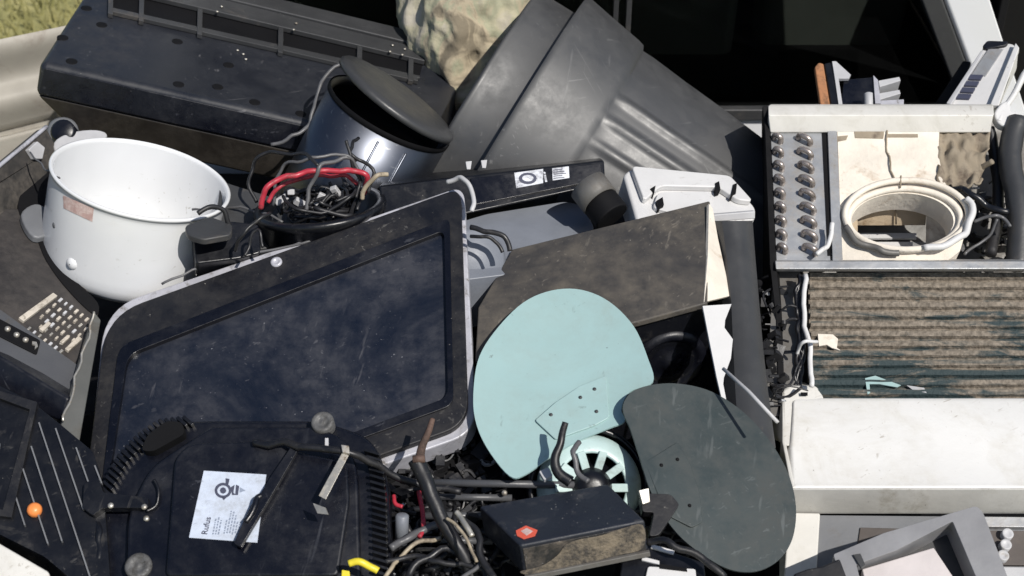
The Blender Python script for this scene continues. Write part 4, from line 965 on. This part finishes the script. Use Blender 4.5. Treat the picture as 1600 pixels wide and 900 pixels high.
# foam volute
FO = Plane((1310, 200, 2.56), (1470, 200, 2.56), (1316, 405, 2.41))
foam = [(1308, 198), (1468, 198), (1466, 240), (1474, 282), (1500, 320), (1512, 350), (1500, 392), (1480, 408), (1316, 408)]
ell_o = disc_pix(1414, 344, 102, 60, 40); ell_i = disc_pix(1414, 347, 86, 47, 40)
# foam as ring around the elliptical opening
def ray_hit(cx, cy, ang, poly):
    dx, dy = math.cos(ang), math.sin(ang); best = None
    for (ax_, ay_), (bx_, by_) in zip(poly, poly[1:]+poly[:1]):
        ex, ey = bx_-ax_, by_-ay_; den = dx*ey-dy*ex
        if abs(den) < 1e-9: continue
        tt = ((ax_-cx)*ey-(ay_-cy)*ex)/den; uu = ((ax_-cx)*dy-(ay_-cy)*dx)/den
        if tt > 0 and -1e-6 <= uu <= 1+1e-6: best = tt if best is None else min(best, tt)
    return cx+dx*best, cy+dy*best
angs = sorted([2*math.pi*i/72 for i in range(72)] + [math.atan2(y-346, x-1400) % (2*math.pi) for x, y in foam])
polyo = [ray_hit(1400, 346, a, foam) for a in angs]
def elpt(a, cx, cy, rx, ry):   # same angle from 1400,346 onto ellipse
    return ray_hit(1400, 346, a, disc_pix(cx, cy, rx, ry, 64))
poly_i = [elpt(a, 1410, 346, 80, 44) for a in angs]
part(ring('foam_housing', FOAM, FO, polyo, poly_i, -.05, 0, .0), t)
# funnel ring lip
bm = bmesh.new()
pts = [FO.at(x, y, .012) for x, y in disc_pix(1414, 342, 96, 54, 32)]
add_tube(bm, pts, .0055, 8, 2, True); part(mesh_from(bm, 'ring_lip', FOAM, True), t)
pts = [FO.at(x, y, .004) for x, y in disc_pix(1412, 345, 88, 48, 32)]
bm = bmesh.new(); add_tube(bm, pts, .006, 8, 2, True); part(mesh_from(bm, 'ring_lip', FOAM, True), t)
part(tube('ring_band', GALVD, [FO.at(x, y, .012) for x, y in ((1318, 362), (1340, 384), (1375, 398), (1402, 402))], .0058, 8), t)
part(tube('ring_clip', WPLAS, [FO.at(x, y, .022) for x, y in ((1504, 320), (1514, 340), (1508, 368), (1482, 390), (1440, 400))], .006, 8), t)
for (a, b) in (((1404, 284), (1404, 300)),):
    part(tube('seam_or_glint', BROWN, [FO.at(*a, .018), FO.at(*b, .012)], .0015, 6, 0), t)
part(tube('seam_or_glint', BROWN, [FO.at(1385, 205, .001), FO.at(1388, 240, .001), FO.at(1396, 288, .001)], .0016, 6), t)
# inside of the volute
def inner_wall(name, m, a, b, depth):
    A0, B0 = FO.at(*a, -.012), FO.at(*b, -.012); dd = -FO.n*depth
    bm = bmesh.new(); add_loopstack(bm, [[A0, B0, B0+dd, A0+dd], [p-FO.n*0+(FO.at(1400, 346)-p).normalized()*.004 for p in (A0, B0, B0+dd, A0+dd)]]); part(mesh_from(bm, name, m), t)
def vol(name, m, corners, h0=.0):
    bm = bmesh.new(); vs_ = [P(*c) for c in corners]; n_ = (vs_[1]-vs_[0]).cross(vs_[2]-vs_[0]).normalized(); n_ = n_ if n_.dot(CAM-vs_[0]) > 0 else -n_
    add_loopstack(bm, [vs_, [p-n_*.004 for p in vs_]]); part(mesh_from(bm, name, m), t)
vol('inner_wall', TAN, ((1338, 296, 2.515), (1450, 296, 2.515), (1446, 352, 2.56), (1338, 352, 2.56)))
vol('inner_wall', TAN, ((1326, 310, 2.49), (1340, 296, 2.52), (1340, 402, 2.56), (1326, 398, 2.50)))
vol('inner_wall', GALV, ((1448, 298, 2.52), (1490, 318, 2.485), (1490, 372, 2.50), (1446, 398, 2.565)))
vol('inner_floor', GALV, ((1336, 350, 2.64), (1450, 350, 2.64), (1450, 405, 2.58), (1336, 405, 2.58)))
vol('louvre', WPLAS, ((1345, 364, 2.60), (1432, 364, 2.60), (1432, 372, 2.59), (1345, 372, 2.59)))
vol('louvre', WPLAS, ((1345, 378, 2.58), (1426, 378, 2.58), (1426, 400, 2.56), (1345, 400, 2.56)))
part(tube('seam_or_glint', BROWN, px3([(1400, 297, 2.512), (1400, 350, 2.553)]), .0015, 6, 0), t)
for q in ([(1334, 199), (1382, 200), (1380, 217), (1336, 216)], [(1386, 210), (1434, 210), (1434, 215), (1386, 215)], [(1305, 214), (1325, 212), (1322, 219), (1306, 222)]):
    part(prism('cutout', BROWN, FO, q, .0, .0012), t)
# crumpled board at right
bm = bmesh.new(); 
CB = Plane((1465, 205, 2.56), (1550, 205, 2.56), (1470, 280, 2.50))
nx, ny = 22, 22; V = {}
for i in range(nx+1):
    for j in range(ny+1):
        u = i/nx; v = j/ny; xx = 1464+u*84-(v*u)*14 + v*u*0; yy = 204+v*(92 - 20*abs(u-.4)) 
        h = .018*noise.noise(Vector((u*3.2, v*3.2, 1)))+.010*noise.noise(Vector((u*8, v*8, 5)))
        V[i, j] = bm.verts.new(CB.at(xx+5*noise.noise(Vector((v*5, 0, 2))), yy+12*noise.noise(Vector((u*5, 3, 0))), h))
for i in range(nx):
    for j in range(ny): bm.faces.new((V[i, j], V[i+1, j], V[i+1, j+1], V[i, j+1]))
o = mesh_from(bm, 'crumpled_panel', BROWN, True); m_ = o.modifiers.new('solid', 'SOLIDIFY'); m_.thickness = .003; part(o, t)
# pipes and junk right
for pts, r, m in (([(1545, 200, 2.58), (1555, 250, 2.56), (1560, 330, 2.5), (1548, 398, 2.45)], .010, BLKDIRTY), ([(1590, 190, 2.56), (1578, 240, 2.53), (1592, 330, 2.47), (1590, 420, 2.43)], .020, DKGREY),
                  ([(1480, 290, 2.5), (1510, 300, 2.47), (1540, 320, 2.46), (1570, 330, 2.45)], .006, BLK), ([(1520, 345, 2.45), (1545, 338, 2.44), (1562, 342, 2.44), (1578, 354, 2.43)], .003, GREYC),
                  ([(1510, 400, 2.44), (1540, 370, 2.45), (1556, 345, 2.44)], .0025, GREYC), ([(1500, 290, 2.52), (1530, 270, 2.52), (1550, 250, 2.5)], .005, BROWN), ([(1620, 200, 2.55), (1618, 300, 2.5), (1630, 420, 2.43)], .014, BLKDIRTY)):
    part(tube('pipe', m, px3(pts), r, 10), t)
# ledge
band('ledge', GALV, [(1211, XR, 405, 2.425), (1211, XR, 408, 2.385), (1212, XR, 420, 2.378), (1214, XR, 424, 2.385)], .0015, 2, .05)
# left lower plate
part(prism('left_plate', GALVD, Plane((1214, 426, 2.42), (1258, 426, 2.42), (1200, 640, 2.26)), [(1208, 424), (1250, 424), (1254, 650), (1196, 650)], -.008, 0, .001), t)
# wires on the left
for k_ in range(4):
    pts = [(1250+5*math.sin(i*1.9+k_*1.3), 430+i*22, 2.38-.012*i) for i in range(9)]
    part(tube('wire', BLK if k_ else RUBBER, px3(pts), .0035, 6), t)
part(tube('white_tube', WPLAS, px3([(1256, 428, 2.37), (1258, 500, 2.33), (1265, 560, 2.29), (1270, 604, 2.26)]), .0042, 10), t)
part(tube('wire_tie', WPLAS, px3([(1246, 556, 2.29), (1250, 540, 2.28), (1262, 532, 2.275), (1274, 534, 2.29)]), .0028, 8), t)
part(tube('white_hook', WPLAS, [TS.at(1294, 362, .02), TS.at(1296, 380, .022), TS.at(1288, 398, .02), TS.at(1272, 406, .02)], .0042, 8), t)
# fins
FN = Plane((1265, 430, 2.42), (1600, 430, 2.42), (1270, 620, 2.28))
part(prism('fin_block', FINS, FN, [(1262, 426), (XR, 426), (XR, 640), (1268, 640)], -.03, 0), t)
bm = bmesh.new(); random.seed(5)
for i in range(13):
    y = 432 + i*15.2; 
    q = []
    for j in range(26):
        x = 1264 + i*.3 + (XR-1264)*j/25; q.append((x, y + random.uniform(-.5, .5)))
    for a, b in zip(q, q[1:]):
        hh_ = .009 
        A0, B0 = FN.at(a[0], a[1], 0), FN.at(b[0], b[1], 0)
        A1, B1 = FN.at(a[0], a[1]-1.2, 0)+FN.n*hh_, FN.at(b[0], b[1]-1.2, 0)+FN.n*hh_
        A2, B2 = FN.at(a[0], a[1]+5.2, 0)+FN.n*hh_*.75, FN.at(b[0], b[1]+5.2, 0)+FN.n*hh_*.75
        A3, B3 = FN.at(a[0], a[1]+6.5, 0), FN.at(b[0], b[1]+6.5, 0)
        vv = [bm.verts.new(p) for p in (A0, B0, A1, B1, A2, B2, A3, B3)]
        for f_ in ((0, 1, 3, 2), (2, 3, 5, 4), (4, 5, 7, 6)): bm.faces.new([vv[z] for z in f_])
part(mesh_from(bm, 'fins', FINS), t)
part(prism('torn_tape', FOAM, FN, [(1276, 526), (1300, 527), (1308, 534), (1306, 548), (1314, 553), (1298, 548), (1290, 543), (1278, 545)], .006, .009, .0006), t)
part(prism('paint_flake', TEAL, FN, [(1350, 595), (1366, 591), (1384, 598), (1406, 606), (1400, 609), (1372, 604), (1357, 604), (1358, 618), (1354, 620)], .006, .008), t)
part(prism('paint_flake', LTGREY, FN, [(1415, 606), (1442, 610), (1446, 618), (1424, 613)], .006, .008), t)
# white housing
hw = bmesh.new()
pr_ = [(1240, XR, 640, 2.32), (1240, XR, 621, 2.265), (1236, XR, 628, 2.25), (1234, XR, 700, 2.175), (1236, XR, 752, 2.12), (1238, XR, 762, 2.107), (1234, XR, 799, 2.142)]
band('housing', mat('housing_white', (.76, .75, .72), .45, dirt=(.56, .53, .46), damt=.25, dscale=9, dsharp=.35, cvar=.03, speck=(.15, .13, .1), spamt=.06, scr=(.5, .47, .42), scramt=.02), pr_, .006, 3, .09)
bm = bmesh.new(); f0 = [P(1222, 612, 2.275), P(1232, 603, 2.278), P(1276, 603, 2.278), P(1288, 622, 2.27), P(1288, 662, 2.225), P(1230, 700, 2.18), P(1222, 690, 2.19)]
add_loopstack(bm, [f0, [p+FW*.10 for p in f0]]); part(mesh_from(bm, 'corner_block', CREAM, False, .005, 3), t)
part(prism('slot', BLKD, Plane((1250, 615, 2.262), (1265, 615, 2.262), (1250, 620, 2.258)), [(1251, 613), (1262, 613), (1262, 618), (1251, 618)], -.001, .0), t)
bm = bmesh.new(); f0 = [P(1222, 612, 2.275), P(1222, 690, 2.19), P(1236, 762, 2.108), P(1232, 801, 2.135), P(1222, 900, 2.09), P(1218, 980, 2.07), P(1214, 980, 2.2), P(1210, 762, 2.3), P(1214, 640, 2.38)]
add_loopstack(bm, [f0, [p+RT*.006 for p in f0]]); part(mesh_from(bm, 'housing_side', CREAM, False, .002), t)
# front: frame left column + header, recess
band('front_header', mat('header_shade_grey', (.50, .49, .46), .5, dirt=(.34, .32, .28), damt=.3, dscale=14, speck=(.12, .1, .08), spamt=.09), [(1236, XR, 764, 2.102), (1232, XR, 799, 2.132), (1232, XR, 803, 2.139)], .002, 2, .04)  # greyer tone holds the shade of the down-facing band
FR = Plane((1232, 800, 2.130), (1600, 800, 2.130), (1224, 900, 2.075))
part(prism('front_column', CREAM, FR, [(1232, 800), (1282, 801), (1270, 1000), (1218, 1000)], -.02, 0, .003), t)
part(prism('front_recess', MIDGREY, FR, [(1276, 800), (XR, 804), (XR, 1000), (1262, 1000)], -.04, -.012), t)
part(prism('dark_window', RECESS, FR, [(1346, 820), (1500, 824), (1490, 900), (1336, 890)], -.012, -.009, .001), t)
part(prism('control_panel', GALV, FR, [(1536, 806), (XR, 808), (XR, 824), (1538, 822)], -.012, -.002, .001), t)
cpn = part(prism('control_panel', RECESS, FR, [(1542, 826), (XR, 828), (XR, 882), (1552, 880)], -.012, -.006, .001), t)
part(prism('control_panel', LTGREY, FR, [(1548, 884), (XR, 886), (XR, 1000), (1560, 1000)], -.012, -.002, .002), t)
for x, y in ((1573, 836), (1570, 853), (1566, 870)):
    part(lathe('knob', LTGREY, FR.at(x, y, -.006), FR.n, [(0, .0085), (.012, .0085), (.013, .007), (.011, .004), (.011, .0)], 20), cpn)
part(prism('crack', BROWN, Plane((1326, 640, 2.243), (1334, 640, 2.243), (1328, 720, 2.160)), [(1328, 668), (1331, 668), (1332, 694), (1330, 694)], -.001, .0), t)

# grey tray frame bottom right
t = thing('tray_frame', 'grey plastic tray with pale pinkish panel, bottom right corner before the air conditioner', 'tray')
GP = Plane((1303, 865, 1.98), (1528, 792, 2.0), (1350, 960, 1.93))
go = rrect([(1302, 866), (1380, 833), (1526, 790), (1536, 800), (1608, 990), (1360, 1060)], [3, 2, 6, 6, 4, 4], 3)
gi = rrect([(1338, 882), (1400, 860), (1487, 815), (1489, 816), (1560, 985), (1376, 1030)], [3, 2, 3, 3, 4, 4], 3)
part(ring('frame', TRAYG, GP, go, gi, -.05, 0, .0025), t)
go2 = rrect([(1344, 874), (1400, 852), (1500, 812), (1506, 816), (1570, 980), (1370, 1030)], [3, 2, 3, 3, 4, 4], 3)
part(prism('floor', DKGREY, GP, go, -.052, -.046), t)
part(prism('panel', PINKP, GP, [(1349, 882), (1462, 848), (1500, 905), (1530, 1000), (1380, 1020)], -.046, -.016, .002), t)
part(prism('ledge', DKGREY, GP, [(1332, 868), (1344, 866), (1352, 885), (1345, 890)], .0, .004, .001), t)
o = prism('cable_box', BLKDIRTY, Plane((1250, 880, 1.97), (1300, 870, 1.97), (1255, 920, 1.95)), [(1240, 896), (1262, 888), (1285, 884), (1312, 872), (1330, 920), (1240, 960)], -.03, 0, .003)
single(o, 'dark plastic bit at bottom edge left of the grey tray', 'scrap')

# top-right small objects
t = thing('white_telephone', 'white slim telephone with dark buttons leaning upright at upper right', 'telephone')
TP = Plane((1486, 165, 2.62), (1550, 165, 2.60), (1540, 70, 2.72))
part(prism('body', WPLAS, TP, rrect([(1474, 172), (1536, 74), (1548, 66), (1584, 68), (1592, 80), (1550, 172)], 6, 3), -.04, 0, .005), t)
part(prism('cap', BLKG, TP, rrect([(1534, 76), (1542, 67), (1576, 68), (1572, 74), (1540, 80)], 3, 2), -.005, .006, .002), t)
part(prism('face', GALV, TP, [(1518, 118), (1544, 78), (1568, 78), (1540, 120)], .0, .003, .001), t)
for i in range(4): part(prism('button', INK, TP, [(1512-i*6, 119+i*10), (1536-i*6, 120+i*10), (1532-i*6, 127+i*10), (1508-i*6, 126+i*10)], .0, .005, .001), t)
part(prism('side_rail', WPLAS, TP, [(1546, 172), (1586, 74), (1592, 82), (1560, 172)], .0, .012, .002), t)
part(prism('side_rail', LTGREY, TP, [(1478, 166), (1532, 84), (1537, 86), (1486, 168)], .0, .008, .002), t)
o = prism('dark_slab', BLKD, Plane((1464, 165, 2.7), (1500, 165, 2.7), (1512, 95, 2.78)), [(1455, 170), (1505, 94), (1518, 96), (1490, 175)], -.03, 0, .003)
single(o, 'flat black slab leaning behind the white telephone', 'slab')
o = tube('white_lever', WPLAS, px3([(1606, 108, 2.6), (1584, 145, 2.58), (1568, 172, 2.57), (1560, 192, 2.56)]), .006)
single(o, 'white curved plastic lever at the right edge beside the telephone', 'lever')
o = prism('plastic_scrap', WPLAS, Plane((1560, 180, 2.56), (1595, 180, 2.56), (1565, 200, 2.55)), catmull([(1554, 176), (1566, 160), (1578, 158), (1580, 172), (1592, 176), (1592, 194), (1574, 198), (1560, 192)], 3, True), -.02, 0, .004)
single(o, 'small white plastic lump below the white telephone', 'scrap')
o = prism('wooden_handle', ORGW, Plane((1275, 97, 2.7), (1290, 97, 2.7), (1290, 165, 2.64)), [(1273, 104), (1279, 97), (1287, 99), (1298, 166), (1282, 166)], -.012, 0, .003)
single(o, 'orange brown wooden handle standing behind the air conditioner lip', 'handle')
t = thing('steel_tool', 'black tool with pale triangular blade behind air conditioner, right of orange handle', 'tool')
TL = Plane((1295, 97, 2.7), (1330, 97, 2.7), (1320, 160, 2.64))
part(prism('handle', BLK, TL, [(1288, 99), (1298, 97), (1314, 164), (1299, 166)], -.012, 0, .002), t)
part(prism('blade', LTGREY, TL, [(1300, 97), (1306, 97), (1329, 118), (1326, 124), (1310, 124), (1316, 164), (1310, 164), (1304, 122)], -.004, .002), t)
t = thing('finned_block', 'black electronic block with silver cooling fins behind the air conditioner lip', 'heat sink')
HB = Plane((1320, 125, 2.68), (1410, 120, 2.68), (1325, 160, 2.65))
part(prism('body', BLKG, HB, [(1318, 124), (1366, 120), (1368, 164), (1314, 164)], -.04, 0, .002), t)
part(prism('end_plate', TRIM, HB, [(1364, 120), (1371, 127), (1376, 164), (1367, 164)], -.03, .004), t)
for (y0, y1) in ((127, 121), (147, 141)):
    part(prism('cooling_fin', LTGREY, HB, [(1372, y0), (1405, y1), (1407, y1+6), (1374, y0+10)], -.03, .002, .001), t)
part(prism('cooling_fin', TRIM, HB, [(1376, 158), (1412, 156), (1412, 164), (1376, 166)], -.03, .002, .001), t)
part(lathe('post', LTGREY, P(1357, 156, 2.62), W(0, -1, .1), [(-.01, .008), (.012, .008), (.014, .004), (.014, 0)], 14), t)

random.seed(21)
def scrap(zones, n, lab, mx_=.014):
    o_ = None; bm = bmesh.new()
    for (x0, y0, x1, y1, dz, k_) in zones:
        for i in range(k_):
            x = random.uniform(x0, x1); y = random.uniform(y0, y1); c_ = P(x, y, D(y)+dz+random.uniform(-.01, .03))
            e = Vector((random.gauss(0, 1), random.gauss(0, 1), random.gauss(0, 1))).normalized(); u, v = basis(e)
            typ = random.random(); sz = random.uniform(.003, mx_)
            if typ < .55: add_box(bm, c_, e*sz, u*sz*random.uniform(.3, .9), v*sz*random.uniform(.08, .5))
            elif typ < .8: add_tube(bm, [c_, c_+e*sz*2, c_+e*sz*3+u*sz*1.5, c_+e*sz*3+u*sz*4], random.choice((.0012, .002, .003)), 6, 3)
            else: add_lathe(bm, c_, e, [(0, sz*.5), (sz*.6, sz*.5), (sz*.6, sz*.2)], 12, cap0=True, cap1=True)
    return bm
ZN = [(600, 700, 760, 900, .02, 170), (620, 690, 750, 760, .05, 40), (1185, 440, 1225, 640, .04, 60), (40, 240, 100, 420, .06, 45), (745, 400, 790, 470, .06, 25), (840, 690, 900, 780, .03, 30), (990, 760, 1060, 860, .03, 40), (340, 330, 440, 400, .04, 40), (1480, 300, 1600, 405, .10, 60), (80, 860, 160, 910, .02, 25), (1560, 180, 1600, 230, .06, 20)]
single(mesh_from(scrap(ZN, 0, ''), 'loose_scrap', RUBBER, False), 'small black broken bits filling the gaps of the heap', 'scrap bits', kind='stuff')
ZN = [(a_, b_, c2_, d2_, e2_-.008, max(2, f2_//14)) for a_, b_, c2_, d2_, e2_, f2_ in ZN]
single(mesh_from(scrap(ZN, 0, '', .006), 'pale_scrap', GALV, False), 'few pale metal bits scattered among the black ones in the gaps', 'metal bits', kind='stuff')
# ================================================================ supports lower in the heap (partly seen in the gaps)
random.seed(11)
def heapbox(x0, x1, y0, y1, z0, z1, m, lab, rot=0):
    bm = bmesh.new(); c_ = Vector(((x0+x1)/2, (y0+y1)/2, (z0+z1)/2)); cr, sr = math.cos(rot), math.sin(rot)
    add_box(bm, c_, Vector((cr, sr, 0))*((x1-x0)/2), Vector((-sr, cr, 0))*((y1-y0)/2), Vector((0, 0, (z1-z0)/2)))
    single(mesh_from(bm, 'equipment_case', m, False, .008), lab, 'case')
heapbox(-1.0, -.15, -.95, .0, .625, .93, BLKD, 'black case at the bottom of the heap under the television')
heapbox(-.1, .95, -.95, .05, .625, .90, BLKD, 'black case at the bottom of the heap under the fan')
heapbox(-1.02, -.12, .03, .9, .625, 1.0, BLKD, 'black case at the bottom of the heap under the long machine')
heapbox(-.1, 1.05, .1, .9, .625, .98, BLKD, 'black case at the bottom of the heap under the trash can')

# ================================================================ origins
dg = bpy.context.evaluated_depsgraph_get()
def descend(o):
    out = []
    for c in COL.objects:
        if c.parent == o: out.append(c); out += descend(c)
    return out
for r in ROOTS:
    if r.get('kind') == 'structure': continue
    ms = ([r] if r.type == 'MESH' else []) + [c for c in descend(r) if c.type == 'MESH']
    pts = [v.co for m in ms for v in m.data.vertices]
    if not pts: continue
    mn = [min(p[i] for p in pts) for i in range(3)]; mx = [max(p[i] for p in pts) for i in range(3)]
    base = Vector(((mn[0]+mx[0])/2, (mn[1]+mx[1])/2, mn[2]))
    for m in ms: m.data.transform(Matrix.Translation(-base))
    r.location = base
